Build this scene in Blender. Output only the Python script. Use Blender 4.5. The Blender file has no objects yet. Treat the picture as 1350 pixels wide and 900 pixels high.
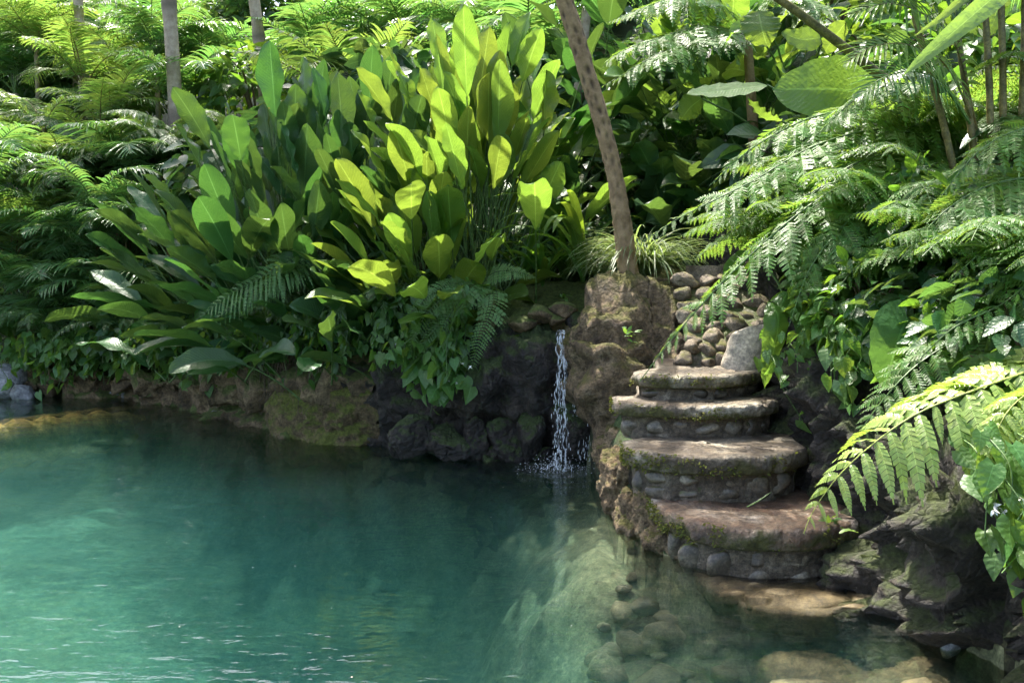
import bpy, bmesh, math, random
import numpy as np
from math import radians, sin, cos, pi

RS = np.random.RandomState(7)
random.seed(7)
scene = bpy.context.scene
COL = scene.collection

# ------------------------------------------------------------------ camera
W0, H0, F = 1350.0, 900.0, 1250.0
CAM = np.array([0.0, 0.0, 2.0])
PITCH = math.atan2(120.0, F)
FWD = np.array([0, cos(PITCH), -sin(PITCH)])
UP = np.array([0, sin(PITCH), cos(PITCH)])
RT = np.array([1.0, 0, 0])


def ray(px, py):
    return RT * ((px - W0 / 2) / F) + UP * ((H0 / 2 - py) / F) + FWD


def at(px, py, Y):
    d = ray(px, py)
    return CAM + d * (Y / d[1])


def atz(px, py, z):
    d = ray(px, py)
    return CAM + d * ((z - CAM[2]) / d[2])


cam = bpy.data.cameras.new('camera')
cam.sensor_width = 36
cam.lens = 36 * F / W0
cam.clip_end = 800
cam.clip_start = 0.05
camo = bpy.data.objects.new('camera', cam)
camo.location = CAM
camo.rotation_euler = (pi / 2 - PITCH, 0, 0)
COL.objects.link(camo)
scene.camera = camo

# ------------------------------------------------------------------ numpy noise


def _hash(i, j, k, s=0):
    h = (i * 374761393 + j * 668265263 + k * 2147483647 + s * 1274126177) & 0xffffffff
    h = ((h ^ (h >> 13)) * 1274126177) & 0xffffffff
    h = h ^ (h >> 16)
    h = (h * 2246822519) & 0xffffffff
    h = h ^ (h >> 15)
    return (h & 0xffffff) / float(0xffffff)


def vnoise(p, s=0):
    p = np.asarray(p, float)
    f = np.floor(p)
    t = p - f
    t = t * t * (3 - 2 * t)
    i = f.astype(np.int64)
    r = 0
    for a in (0, 1):
        for b in (0, 1):
            for c in (0, 1):
                w = (t[:, 0] if a else 1 - t[:, 0]) * (t[:, 1] if b else 1 - t[:, 1]) * (t[:, 2] if c else 1 - t[:, 2])
                r = r + w * _hash(i[:, 0] + a, i[:, 1] + b, i[:, 2] + c, s)
    return r * 2 - 1


def fbm(p, octv=4, s=0):
    p = np.asarray(p, float)
    r, a = 0, 0.5
    for o in range(octv):
        r = r + a * vnoise(p * (2 ** o) + 17.3 * o, s + o)
        a *= 0.5
    return r


def cell(p, s=0):
    """F1, F2 and a random value of the nearest cell"""
    p = np.asarray(p, float)
    f = np.floor(p).astype(np.int64)
    n = len(p)
    f1 = np.full(n, 9.0)
    f2 = np.full(n, 9.0)
    cid = np.zeros(n)
    for a in (-1, 0, 1):
        for b in (-1, 0, 1):
            for c in (-1, 0, 1):
                g = f + np.array([a, b, c])
                q = np.stack([g[:, m] + _hash(g[:, 0], g[:, 1], g[:, 2], s + m + 1) for m in range(3)], 1)
                d = np.linalg.norm(p - q, axis=1)
                nw = d < f1
                f2 = np.where(nw, f1, np.minimum(f2, d))
                cid = np.where(nw, _hash(g[:, 0], g[:, 1], g[:, 2], s + 9), cid)
                f1 = np.where(nw, d, f1)
    return f1, f2, cid


def sstep(a, b, x):
    t = np.clip((x - a) / (b - a), 0, 1)
    return t * t * (3 - 2 * t)


# ------------------------------------------------------------------ mesh builder


class MB:
    def __init__(s):
        s.v, s.uv, s.f, s.m, s.n = [], [], [], [], 0
        s.att = []

    def add(s, v, f, uv=None, mat=0, att=None):
        v = np.asarray(v, float).reshape(-1, 3)
        f = np.asarray(f, np.int64)
        s.v.append(v)
        s.uv.append(np.zeros((len(v), 2)) + 0.5 if uv is None else np.asarray(uv, float).reshape(-1, 2))
        s.att.append(np.zeros(len(v)) if att is None else np.asarray(att, float))
        s.f.append(f + s.n)
        s.m.append(np.full(len(f), mat))
        s.n += len(v)

    def mesh(s, name, mats, smooth=True):
        me = bpy.data.meshes.new(name)
        v = np.concatenate(s.v)
        uv = np.concatenate(s.uv)
        tot = np.concatenate([np.full(len(f), f.shape[1]) for f in s.f])
        loops = np.concatenate([f.ravel() for f in s.f])
        start = np.concatenate([[0], np.cumsum(tot)[:-1]])
        me.vertices.add(len(v))
        me.vertices.foreach_set('co', v.ravel())
        me.loops.add(len(loops))
        me.loops.foreach_set('vertex_index', loops.astype(np.int32))
        me.polygons.add(len(tot))
        me.polygons.foreach_set('loop_start', start.astype(np.int32))
        me.polygons.foreach_set('loop_total', tot.astype(np.int32))
        me.polygons.foreach_set('material_index', np.concatenate(s.m).astype(np.int32))
        me.polygons.foreach_set('use_smooth', np.full(len(tot), bool(smooth)))
        ul = me.uv_layers.new(name='UVMap')
        ul.data.foreach_set('uv', uv[loops].ravel())
        a = me.attributes.new('mark', 'FLOAT', 'POINT')
        a.data.foreach_set('value', np.concatenate(s.att))
        me.update(calc_edges=True)
        for m in (mats if isinstance(mats, (list, tuple)) else [mats]):
            me.materials.append(m)
        return me


def link(name, me, parent=None, loc=(0, 0, 0), rot=(0, 0, 0), scale=1.0):
    o = bpy.data.objects.new(name, me)
    COL.objects.link(o)
    o.location = loc
    o.rotation_euler = rot
    o.scale = (scale,) * 3 if np.isscalar(scale) else scale
    if parent is not None:
        o.parent = parent
    return o


def tag(o, label=None, cat=None, group=None, kind=None):
    if label:
        o['label'] = label
    if cat:
        o['category'] = cat
    if group:
        o['group'] = group
    if kind:
        o['kind'] = kind
    return o


def thing(name, label, cat, loc, group=None):
    o = bpy.data.objects.new(name, None)
    o.empty_display_size = 0.2
    COL.objects.link(o)
    o.location = loc
    return tag(o, label, cat, group)


def grid_faces(n, m, wrap=False):
    i, j = np.meshgrid(np.arange(n - 1), np.arange(m if wrap else m - 1), indexing='ij')
    i, j = i.ravel(), j.ravel()
    k = (j + 1) % m
    return np.stack([i * m + j, i * m + k, (i + 1) * m + k, (i + 1) * m + j], 1)


def norm(a):
    return a / np.maximum(np.linalg.norm(a, axis=-1, keepdims=True), 1e-9)


def tangents(P):
    T = np.gradient(P, axis=0)
    return norm(T)


def resample(P, n):
    P = np.asarray(P, float)
    d = np.concatenate([[0], np.cumsum(np.linalg.norm(np.diff(P, axis=0), axis=1))])
    t = np.linspace(0, d[-1], n)
    return np.stack([np.interp(t, d, P[:, k]) for k in range(P.shape[1])], 1)


def spline(P, n, closed=False):
    """Catmull-Rom through P, resampled evenly"""
    P = np.asarray(P, float)
    Q = np.vstack([2 * P[0] - P[1], P, 2 * P[-1] - P[-2]])
    out = []
    for i in range(len(P) - 1):
        p0, p1, p2, p3 = Q[i:i + 4]
        for t in np.linspace(0, 1, 12, endpoint=False):
            out.append(0.5 * (2 * p1 + (p2 - p0) * t + (2 * p0 - 5 * p1 + 4 * p2 - p3) * t * t + (3 * p1 - p0 - 3 * p2 + p3) * t ** 3))
    out.append(P[-1])
    return resample(out, n)


def tube(mb, P, R, sides=6, mat=0, att=None, uvs=None):
    P = np.asarray(P, float)
    n = len(P)
    R = np.full(n, R) if np.isscalar(R) else np.asarray(R, float)
    T = tangents(P)
    ref = np.array([0.31, 0.17, 0.93]) if abs(T[:, 2]).mean() < 0.8 else np.array([1.0, 0.1, 0.05])
    A = norm(np.cross(T, ref))
    B = np.cross(T, A)
    th = np.linspace(0, 2 * pi, sides, endpoint=False)
    if R.ndim == 1:
        R = np.repeat(R[:, None], sides, 1)
    V = P[:, None, :] + R[:, :, None] * (A[:, None, :] * np.cos(th)[None, :, None] + B[:, None, :] * np.sin(th)[None, :, None])
    uv = np.stack(np.broadcast_arrays(np.linspace(0, 1, sides)[None, :], np.linspace(0, 1, n)[:, None]), -1)
    mb.add(V, grid_faces(n, sides, True), uv, mat, att)


# ------------------------------------------------------------------ materials


class NT:
    def __init__(s, name):
        s.m = bpy.data.materials.new(name)
        s.m.use_nodes = True
        s.t = s.m.node_tree
        s.t.nodes.clear()
        s.out = s.t.nodes.new('ShaderNodeOutputMaterial')

    def n(s, typ, ins=None, **kw):
        nd = s.t.nodes.new(typ)
        for k, v in kw.items():
            setattr(nd, k, v)
        for k, v in (ins or {}).items():
            sock = nd.inputs[k]
            if hasattr(v, 'bl_idname') and hasattr(v, 'links'):
                s.t.links.new(v, sock)
            elif isinstance(v, (tuple, list)) and len(v) == 3 and sock.type == 'RGBA':
                sock.default_value = (*v, 1)
            else:
                sock.default_value = v
        return nd

    def noise(s, scale, detail=4, rough=0.6, vec=None, dist=0.0):
        i = {'Scale': scale, 'Detail': detail, 'Roughness': rough, 'Distortion': dist}
        if vec is not None:
            i['Vector'] = vec
        return s.n('ShaderNodeTexNoise', i).outputs['Fac']

    def ramp(s, fac, stops):
        r = s.n('ShaderNodeValToRGB', {'Fac': fac})
        e = r.color_ramp.elements
        while len(e) > 1:
            e.remove(e[0])
        e[0].position = stops[0][0]
        c = stops[0][1]
        e[0].color = (*c, 1) if len(c) == 3 else c
        for p, c in stops[1:]:
            x = e.new(p)
            x.color = (*c, 1) if len(c) == 3 else c
        return r.outputs['Color']

    def mix(s, fac, a, b, mode='MIX'):
        nd = s.n('ShaderNodeMix', data_type='RGBA', blend_type=mode)
        for k, v in ((0, fac), (6, a), (7, b)):
            so = nd.inputs[k]
            if hasattr(v, 'bl_idname') and hasattr(v, 'links'):
                s.t.links.new(v, so)
            elif isinstance(v, (tuple, list)):
                so.default_value = (*v, 1)
            else:
                so.default_value = v
        return nd.outputs[2]

    def math(s, op, a, b=None, clamp=False):
        nd = s.n('ShaderNodeMath', operation=op, use_clamp=clamp)
        for k, v in ((0, a), (1, b)):
            if v is None:
                continue
            if hasattr(v, 'links'):
                s.t.links.new(v, nd.inputs[k])
            else:
                nd.inputs[k].default_value = v
        return nd.outputs[0]

    def surf(s, sh):
        s.t.links.new(sh, s.out.inputs['Surface'])
        return s.m


def leaf_mat(name, base, trans, rough=0.35, fac=0.42, var=0.25, veins=14, hue=0.02, spec=0.5, spots=0.0, edges=False):
    N = NT(name)
    oi = N.n('ShaderNodeObjectInfo').outputs['Random']
    geo = N.n('ShaderNodeNewGeometry')
    tc = N.n('ShaderNodeTexCoord')
    uv = N.n('ShaderNodeSeparateXYZ', {'Vector': tc.outputs['UV']})
    du = N.math('ABSOLUTE', N.math('SUBTRACT', uv.outputs['X'], 0.5))
    vv = N.math('MULTIPLY', N.math('SUBTRACT', uv.outputs['Y'], N.math('MULTIPLY', du, 0.35)), veins * 2 * pi)
    vein = N.math('ADD', N.math('MULTIPLY', N.math('SINE', vv), 0.5), 0.5)
    rnd = N.math('FRACT', N.math('ADD', N.math('MULTIPLY', oi, 7.31), geo.outputs['Random Per Island']))
    big = N.noise(2.3, 3, 0.6, tc.outputs['Object'])
    val = N.math('ADD', 1 - var, N.math('MULTIPLY', N.math('ADD', rnd, big), var))
    h = N.math('ADD', 0.5 - hue, N.math('MULTIPLY', rnd, 2 * hue))

    def tinted(c):
        c2 = N.mix(N.math('MULTIPLY', vein, 0.22), c, tuple(x * 0.75 for x in c))
        mid = N.math('LESS_THAN', du, 0.02)
        c2 = N.mix(N.math('MULTIPLY', mid, 0.6), c2, tuple(min(1, x * 1.6 + 0.03) for x in c))
        edge = N.math('MAXIMUM', N.math('MULTIPLY', du, 2.0), uv.outputs['Y'])
        brown = N.math('MULTIPLY', N.math('SUBTRACT', N.math('ADD', edge, N.math('MULTIPLY', N.noise(7, 4, 0.7, tc.outputs['Object']), 0.5)), 1.30), 9.0, True)
        if edges:
            c2 = N.mix(N.math('MULTIPLY', brown, 0.8), c2, (0.20, 0.13, 0.04))
        if spots:
            sp = N.math('GREATER_THAN', N.noise(5.0, 4, 0.7, tc.outputs['Object']), 1 - spots)
            c2 = N.mix(sp, c2, (0.16, 0.11, 0.03))
        hs = N.n('ShaderNodeHueSaturation', {'Hue': h, 'Value': val, 'Color': c2})
        return hs.outputs['Color']
    ht = N.math('ADD', N.math('MULTIPLY', vein, 0.16), N.math('ADD', N.noise(26, 3, 0.6, tc.outputs['Object']), N.math('MULTIPLY', N.noise(9, 3, 0.6, tc.outputs['Object']), 1.6)))
    bmp = N.n('ShaderNodeBump', {'Strength': 0.5, 'Distance': 0.014, 'Height': ht}).outputs[0]
    bs = N.n('ShaderNodeBsdfPrincipled', {'Base Color': tinted(base), 'Roughness': rough, 'Specular IOR Level': spec, 'Normal': bmp})
    tr = N.n('ShaderNodeBsdfTranslucent', {'Color': tinted(trans), 'Normal': bmp})
    mx = N.n('ShaderNodeMixShader', {0: fac, 1: bs.outputs[0], 2: tr.outputs[0]})
    return N.surf(mx.outputs[0])


def solid_mat(name, stops, scale=6, rough=0.8, bump=0.5, bscale=25, moss=None, moss_amt=0.5, wet=None, dist=0.02, spec=0.4, rough_var=0.15, cracks=0, moss_nz=0.45):
    """rock, soil, bark: colour from two noises, moss where it faces up, fine bump"""
    N = NT(name)
    tc = N.n('ShaderNodeTexCoord')
    geo = N.n('ShaderNodeNewGeometry')
    co = geo.outputs['Position']
    c = N.ramp(N.noise(scale, 6, 0.65, co, 0.3), stops)
    c = N.mix(0.75, c, N.ramp(N.noise(scale * 5, 6, 0.75, co), [(0.34, (0.18, 0.18, 0.18)), (0.66, (1.7, 1.65, 1.55))]), 'MULTIPLY')
    c = N.mix(0.5, c, N.ramp(N.noise(scale * 22, 4, 0.7, co), [(0.36, (0.3, 0.3, 0.3)), (0.64, (1.6, 1.6, 1.55))]), 'MULTIPLY')
    oi = N.n('ShaderNodeObjectInfo').outputs['Random']
    c = N.n('ShaderNodeHueSaturation', {'Value': N.math('ADD', 0.8, N.math('MULTIPLY', oi, 0.4)), 'Color': c}).outputs[0]
    rg = N.math('ADD', rough - rough_var, N.math('MULTIPLY', N.noise(scale * 2, 3, 0.6, co), rough_var * 2))
    if moss is not None:
        nz = N.n('ShaderNodeSeparateXYZ', {'Vector': geo.outputs['Normal']}).outputs['Z']
        mf = N.math('ADD', N.math('MULTIPLY', nz, moss_nz), N.math('MULTIPLY', N.noise(4.5, 5, 0.7, co), 1.0))
        mf = N.math('MULTIPLY', N.math('SUBTRACT', mf, 1.05 - moss_amt), 6.0, True)
        mc = N.ramp(N.noise(35, 3, 0.6, co), [(0.3, tuple(x * 0.5 for x in moss)), (0.7, tuple(x * 1.4 for x in moss))])
        c = N.mix(mf, c, mc)
        rg = N.math('MAXIMUM', rg, N.math('MULTIPLY', mf, 0.9))
    hgt = N.math('ADD', N.math('ADD', N.noise(bscale, 8, 0.75, co), N.math('MULTIPLY', N.noise(bscale * 3.6, 4, 0.7, co), 0.45)), N.math('MULTIPLY', N.noise(bscale * 0.25, 3, 0.6, co), 2.0))
    if cracks:
        wc = N.n('ShaderNodeVectorMath', {0: co, 1: N.n('ShaderNodeVectorMath', {0: N.n('ShaderNodeTexNoise', {'Vector': co, 'Scale': 5.0, 'Detail': 4.0}).outputs['Color'], 1: (0.3, 0.3, 0.3)}, operation='MULTIPLY').outputs[0]}, operation='ADD').outputs[0]
        vo = N.n('ShaderNodeTexVoronoi', {'Vector': wc, 'Scale': cracks}, feature='DISTANCE_TO_EDGE').outputs['Distance']
        hgt = N.math('ADD', hgt, N.math('MULTIPLY', N.math('MINIMUM', N.math('MULTIPLY', vo, 7.0), 1.0), 0.4))
    bmp = N.n('ShaderNodeBump', {'Strength': bump, 'Distance': dist, 'Height': hgt}).outputs[0]
    bs = N.n('ShaderNodeBsdfPrincipled', {'Base Color': c, 'Roughness': rg, 'Specular IOR Level': spec, 'Normal': bmp})
    if wet:
        bs.inputs['Coat Weight'].default_value = wet
        bs.inputs['Coat Roughness'].default_value = 0.12
        N.t.links.new(bmp, bs.inputs['Coat Normal'])
    return N.surf(bs.outputs[0])


M = {}
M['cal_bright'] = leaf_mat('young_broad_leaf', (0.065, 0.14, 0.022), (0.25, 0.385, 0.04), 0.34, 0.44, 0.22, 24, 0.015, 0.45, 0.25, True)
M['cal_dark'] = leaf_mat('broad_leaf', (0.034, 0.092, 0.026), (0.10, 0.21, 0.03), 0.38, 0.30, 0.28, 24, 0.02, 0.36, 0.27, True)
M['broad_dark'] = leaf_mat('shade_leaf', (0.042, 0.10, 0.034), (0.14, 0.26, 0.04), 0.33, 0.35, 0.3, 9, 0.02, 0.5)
M['fern'] = leaf_mat('fern_leaf', (0.07, 0.135, 0.045), (0.20, 0.33, 0.05), 0.30, 0.4, 0.25, 3, 0.02, 0.6)
M['fern_glossy'] = leaf_mat('glossy_fern_leaf', (0.075, 0.165, 0.025), (0.26, 0.42, 0.05), 0.38, 0.38, 0.3, 3, 0.02, 0.4)
M['fern_bright'] = leaf_mat('yellow_fern_leaf', (0.29, 0.40, 0.085), (0.34, 0.48, 0.06), 0.30, 0.36, 0.12, 3, 0.01, 0.6)
M['palm'] = leaf_mat('palm_leaf', (0.105, 0.20, 0.075), (0.20, 0.38, 0.065), 0.29, 0.42, 0.28, 1, 0.025, 0.6)
M['palm_yellow'] = leaf_mat('yellow_palm_leaf', (0.14, 0.22, 0.055), (0.27, 0.42, 0.06), 0.36, 0.45, 0.25, 1, 0.02, 0.5)
M['vine'] = leaf_mat('vine_leaf', (0.065, 0.15, 0.03), (0.28, 0.46, 0.05), 0.42, 0.38, 0.22, 5, 0.015, 0.45)
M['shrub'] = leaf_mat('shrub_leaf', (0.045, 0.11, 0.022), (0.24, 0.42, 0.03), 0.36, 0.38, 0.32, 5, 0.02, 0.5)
M['grass'] = leaf_mat('striped_grass_blade', (0.13, 0.18, 0.075), (0.35, 0.46, 0.12), 0.4, 0.38, 0.35, 1, 0.02, 0.5)
M['strap'] = leaf_mat('strap_leaf', (0.045, 0.12, 0.025), (0.28, 0.46, 0.03), 0.36, 0.4, 0.25, 1, 0.02, 0.5)
M['tree'] = leaf_mat('tree_leaf', (0.04, 0.085, 0.028), (0.16, 0.28, 0.03), 0.4, 0.38, 0.35, 2, 0.03, 0.5)
M['dead'] = leaf_mat('dead_leaf', (0.22, 0.15, 0.07), (0.3, 0.2, 0.08), 0.6, 0.3, 0.3, 8, 0.02, 0.3)
M['stalk'] = solid_mat('leaf_stalk', [(0.3, (0.06, 0.12, 0.03)), (0.7, (0.10, 0.17, 0.045))], 4, 0.45, 0.15)
M['stalk_brown'] = solid_mat('brown_stalk', [(0.3, (0.06, 0.045, 0.025)), (0.7, (0.14, 0.10, 0.05))], 4, 0.6, 0.3)
M['cane'] = solid_mat('palm_cane', [(0.3, (0.10, 0.10, 0.03)), (0.7, (0.22, 0.17, 0.06))], 3, 0.5, 0.2)
M['stalk_light'] = solid_mat('yellow_stalk', [(0.3, (0.22, 0.26, 0.05)), (0.7, (0.32, 0.36, 0.08))], 4, 0.5, 0.15)
M['fern_soft'] = leaf_mat('soft_fern_leaf', (0.115, 0.22, 0.065), (0.26, 0.42, 0.08), 0.45, 0.38, 0.2, 3, 0.015, 0.4)
M['moss'] = leaf_mat('moss', (0.10, 0.11, 0.02), (0.2, 0.22, 0.03), 0.8, 0.3, 0.4, 1, 0.03, 0.2)
M['white'] = solid_mat('white_petal', [(0.3, (0.75, 0.75, 0.72)), (0.7, (0.85, 0.85, 0.8))], 5, 0.6, 0.1)
M['earth'] = solid_mat('bank_soil', [(0.3, (0.06, 0.042, 0.022)), (0.5, (0.15, 0.105, 0.058)), (0.72, (0.27, 0.20, 0.11))], 2.2, 0.85, 0.8, 22, (0.075, 0.095, 0.02), 0.47, None, 0.03)
M['tuff'] = solid_mat('mossy_rock', [(0.3, (0.085, 0.055, 0.03)), (0.5, (0.19, 0.135, 0.075)), (0.72, (0.33, 0.25, 0.15))], 3.0, 0.85, 0.9, 26, (0.10, 0.092, 0.02), 0.36, None, 0.05, 0.4, 0.15, 5)
M['hump'] = solid_mat('mossy_soil', [(0.3, (0.07, 0.05, 0.025)), (0.5, (0.16, 0.115, 0.06)), (0.72, (0.28, 0.21, 0.11))], 2.5, 0.9, 0.9, 24, (0.11, 0.12, 0.022), 0.62, None, 0.04, 0.3, 0.1, 0, 0.3)
M['wet'] = solid_mat('wet_rock', [(0.3, (0.010, 0.008, 0.006)), (0.55, (0.028, 0.022, 0.017)), (0.75, (0.06, 0.048, 0.037))], 3.5, 0.5, 0.9, 22, (0.04, 0.06, 0.012), 0.42, 0.12, 0.04, 0.4, 0.2, 6)
M['lava'] = solid_mat('lava_rock', [(0.3, (0.012, 0.0095, 0.006)), (0.55, (0.036, 0.029, 0.02)), (0.75, (0.10, 0.084, 0.06))], 3.2, 0.7, 1.0, 20, (0.055, 0.07, 0.018), 0.42, None, 0.05, 0.5, 0.3, 7)
M['stone'] = solid_mat('step_stone', [(0.3, (0.05, 0.036, 0.022)), (0.47, (0.125, 0.095, 0.06)), (0.57, (0.25, 0.215, 0.155)), (0.70, (0.47, 0.43, 0.35))], 2.3, 0.5, 0.9, 30, (0.075, 0.068, 0.016), 0.60, 0.15, 0.025, 0.5, 0.25, 0, -0.25)
M['stone_wet'] = solid_mat('wet_step_stone', [(0.3, (0.045, 0.024, 0.013)), (0.47, (0.13, 0.075, 0.042)), (0.58, (0.24, 0.175, 0.115)), (0.70, (0.50, 0.45, 0.37))], 2.3, 0.36, 0.9, 30, (0.07, 0.068, 0.014), 0.62, 0.3, 0.022, 0.5, 0.25, 0, -0.25)
M['riser'] = solid_mat('mortared_stone', [(0.3, (0.045, 0.034, 0.022)), (0.55, (0.125, 0.10, 0.07)), (0.75, (0.29, 0.25, 0.19))], 5, 0.7, 0.8, 30, (0.07, 0.09, 0.02), 0.32, 0.1, 0.02)
M['cobble'] = solid_mat('cobble_stone', [(0.3, (0.04, 0.031, 0.02)), (0.5, (0.105, 0.085, 0.06)), (0.72, (0.28, 0.245, 0.185))], 2.6, 0.5, 0.35, 40, (0.09, 0.1, 0.02), 0.28, 0.3, 0.008)
M['pale'] = solid_mat('pale_stone', [(0.3, (0.09, 0.068, 0.045)), (0.5, (0.19, 0.15, 0.105)), (0.72, (0.35, 0.29, 0.21))], 4, 0.75, 0.7, 30, (0.09, 0.085, 0.02), 0.3, None, 0.02)
M['boulder'] = solid_mat('smooth_boulder', [(0.3, (0.17, 0.14, 0.10)), (0.5, (0.29, 0.25, 0.195)), (0.72, (0.42, 0.37, 0.30))], 2, 0.6, 0.35, 30, None, 0.2, None, 0.01)
M['grey'] = solid_mat('grey_stone', [(0.3, (0.13, 0.135, 0.14)), (0.6, (0.25, 0.255, 0.26)), (0.75, (0.38, 0.38, 0.38))], 5, 0.6, 0.4, 30, None, 0.2, 0.1, 0.01)
M['brownstone'] = solid_mat('drowned_stone', [(0.3, (0.075, 0.056, 0.026)), (0.5, (0.155, 0.12, 0.06)), (0.72, (0.27, 0.22, 0.12))], 3, 0.6, 0.5, 25, None, 0.2, None, 0.015)
M['floor'] = solid_mat('pool_floor', [(0.3, (0.09, 0.105, 0.045)), (0.5, (0.14, 0.145, 0.075)), (0.72, (0.23, 0.225, 0.13))], 2.6, 0.9, 0.5, 8, None, 0.2, None, 0.03)
M['hill'] = solid_mat('hill_soil', [(0.3, (0.018, 0.022, 0.010)), (0.6, (0.045, 0.045, 0.02)), (0.75, (0.08, 0.065, 0.035))], 3, 0.9, 0.8, 20, (0.035, 0.06, 0.015), 0.45, None, 0.03)
M['ochre'] = solid_mat('ochre_sediment', [(0.3, (0.24, 0.17, 0.04)), (0.6, (0.42, 0.33, 0.09)), (0.75, (0.52, 0.43, 0.15))], 3, 0.9, 0.5, 14, None, 0.2, None, 0.02)


def bark_mat(name, a, b, scar):
    N = NT(name)
    geo = N.n('ShaderNodeNewGeometry')
    at_ = N.n('ShaderNodeAttribute', attribute_name='mark').outputs['Fac']
    co = geo.outputs['Position']
    c = N.ramp(N.noise(9, 6, 0.7, co), [(0.3, a), (0.72, b)])
    c = N.mix(N.math('MULTIPLY', at_, 0.85), c, scar)
    h = N.math('SUBTRACT', N.noise(45, 6, 0.75, co), N.math('MULTIPLY', at_, 0.6))
    bmp = N.n('ShaderNodeBump', {'Strength': 0.9, 'Distance': 0.02, 'Height': h}).outputs[0]
    bs = N.n('ShaderNodeBsdfPrincipled', {'Base Color': c, 'Roughness': 0.85, 'Normal': bmp})
    return N.surf(bs.outputs[0])


M['scarbark'] = bark_mat('scarred_bark', (0.16, 0.095, 0.045), (0.42, 0.285, 0.15), (0.028, 0.017, 0.010))
M['palmbark'] = bark_mat('palm_bark', (0.26, 0.19, 0.125), (0.56, 0.45, 0.33), (0.13, 0.10, 0.07))


def water_mat():
    N = NT('pool_water')
    geo = N.n('ShaderNodeNewGeometry')
    co = geo.outputs['Position']
    mp = N.n('ShaderNodeMapping', {'Vector': co, 'Scale': (1.0, 2.2, 1.0), 'Rotation': (0, 0, 0.25)}).outputs[0]
    w1 = N.noise(1.6, 3, 0.55, mp, 0.6)
    w2 = N.noise(5.5, 2, 0.5, mp, 0.9)
    # rings spreading from the foot of the little waterfall
    d = N.n('ShaderNodeVectorMath', {0: co, 1: tuple(FALL_FOOT)}, operation='DISTANCE').outputs['Value']
    ring = N.math('SINE', N.math('ADD', N.math('MULTIPLY', d, 34.0), N.math('MULTIPLY', N.noise(2.0, 2, 0.5, co), 9.0)))
    fall = N.math('DIVIDE', 0.10, N.math('ADD', 0.35, N.math('MULTIPLY', d, d)))
    h = N.math('ADD', N.math('ADD', w1, N.math('MULTIPLY', w2, 0.28)), N.math('MULTIPLY', ring, fall))
    bmp = N.n('ShaderNodeBump', {'Strength': 1.0, 'Distance': 0.0125, 'Height': h}).outputs[0]
    fr = N.n('ShaderNodeFresnel', {'IOR': 1.33, 'Normal': bmp}).outputs[0]
    gl = N.n('ShaderNodeBsdfGlossy', {'Color': (1, 1, 1), 'Roughness': 0.03, 'Normal': bmp})
    rf = N.n('ShaderNodeBsdfRefraction', {'Color': (1, 1, 1), 'Roughness': 0.0, 'IOR': 1.33, 'Normal': bmp})
    tp = N.n('ShaderNodeBsdfTransparent', {'Color': (1, 1, 1)})
    under = N.n('ShaderNodeMixShader', {0: WATER_REFR, 1: tp.outputs[0], 2: rf.outputs[0]})
    mx = N.n('ShaderNodeMixShader', {0: fr, 1: under.outputs[0], 2: gl.outputs[0]})
    sc = N.n('ShaderNodeVolumeScatter', {'Color': SCAT_COL, 'Density': SCAT_DEN, 'Anisotropy': 0.1})
    ab = N.n('ShaderNodeVolumeAbsorption', {'Color': ABS_COL, 'Density': ABS_DEN})
    ad = N.n('ShaderNodeAddShader', {0: sc.outputs[0], 1: ab.outputs[0]})
    N.t.links.new(ad.outputs[0], N.out.inputs['Volume'])
    return N.surf(mx.outputs[0])


FALL_FOOT = atz(735, 621, 0.0)
WATER_REFR = 0.3
SCAT_COL, SCAT_DEN = (0.25, 0.70, 0.68), 0.065
ABS_COL, ABS_DEN = (0.13, 0.68, 0.74), 0.42
M['water'] = water_mat()


def fall_mat(name, dens):
    N = NT(name)
    co = N.n('ShaderNodeNewGeometry').outputs['Position']
    bs = N.n('ShaderNodeBsdfPrincipled', {'Base Color': (0.8, 0.84, 0.86), 'Roughness': 0.12, 'Specular IOR Level': 0.8})
    tp = N.n('ShaderNodeBsdfTransparent')
    mp = N.n('ShaderNodeMapping', {'Vector': co, 'Scale': (1.6, 1, 0.2)}).outputs[0]
    f = N.math('MULTIPLY', N.math('SUBTRACT', N.noise(24, 4, 0.65, mp), 0.5 - dens), 3.2, True)
    mx = N.n('ShaderNodeMixShader', {0: f, 1: tp.outputs[0], 2: bs.outputs[0]})
    return N.surf(mx.outputs[0])


M['fall'] = fall_mat('falling_water', 0.04)
M['foam'] = fall_mat('white_foam', -0.05)
M['drop'] = fall_mat('water_drop', 0.5)

# ------------------------------------------------------------------ ground and pool
SH = [(-22, 14.2), (-12, 13.6)] + [tuple(atz(px, py, 0)[:2]) for px, py in
      [(0, 521), (70, 525), (150, 524), (250, 545), (330, 557), (400, 575), (500, 590), (600, 603), (700, 606), (775, 606),
       (794, 640), (815, 680), (850, 715), (900, 750), (945, 768), (1040, 775), (1140, 772), (1180, 802), (1250, 848), (1340, 892)]] + \
     [(2.45, 3.6), (2.7, 2.2), (2.5, 1.3), (0, 0.9), (-8, 0.9), (-22, 1.5)]
SH = np.array(SH)
BH = np.array([.3, .3, .32, .34, .38, .52, .64, .8, .95, 1.1, 1.2, 1.25, .6, .3, .1, .0, .0, .0, .4, .8, .75, .75, .7, .6, .4, .3, .3, .3])


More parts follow.
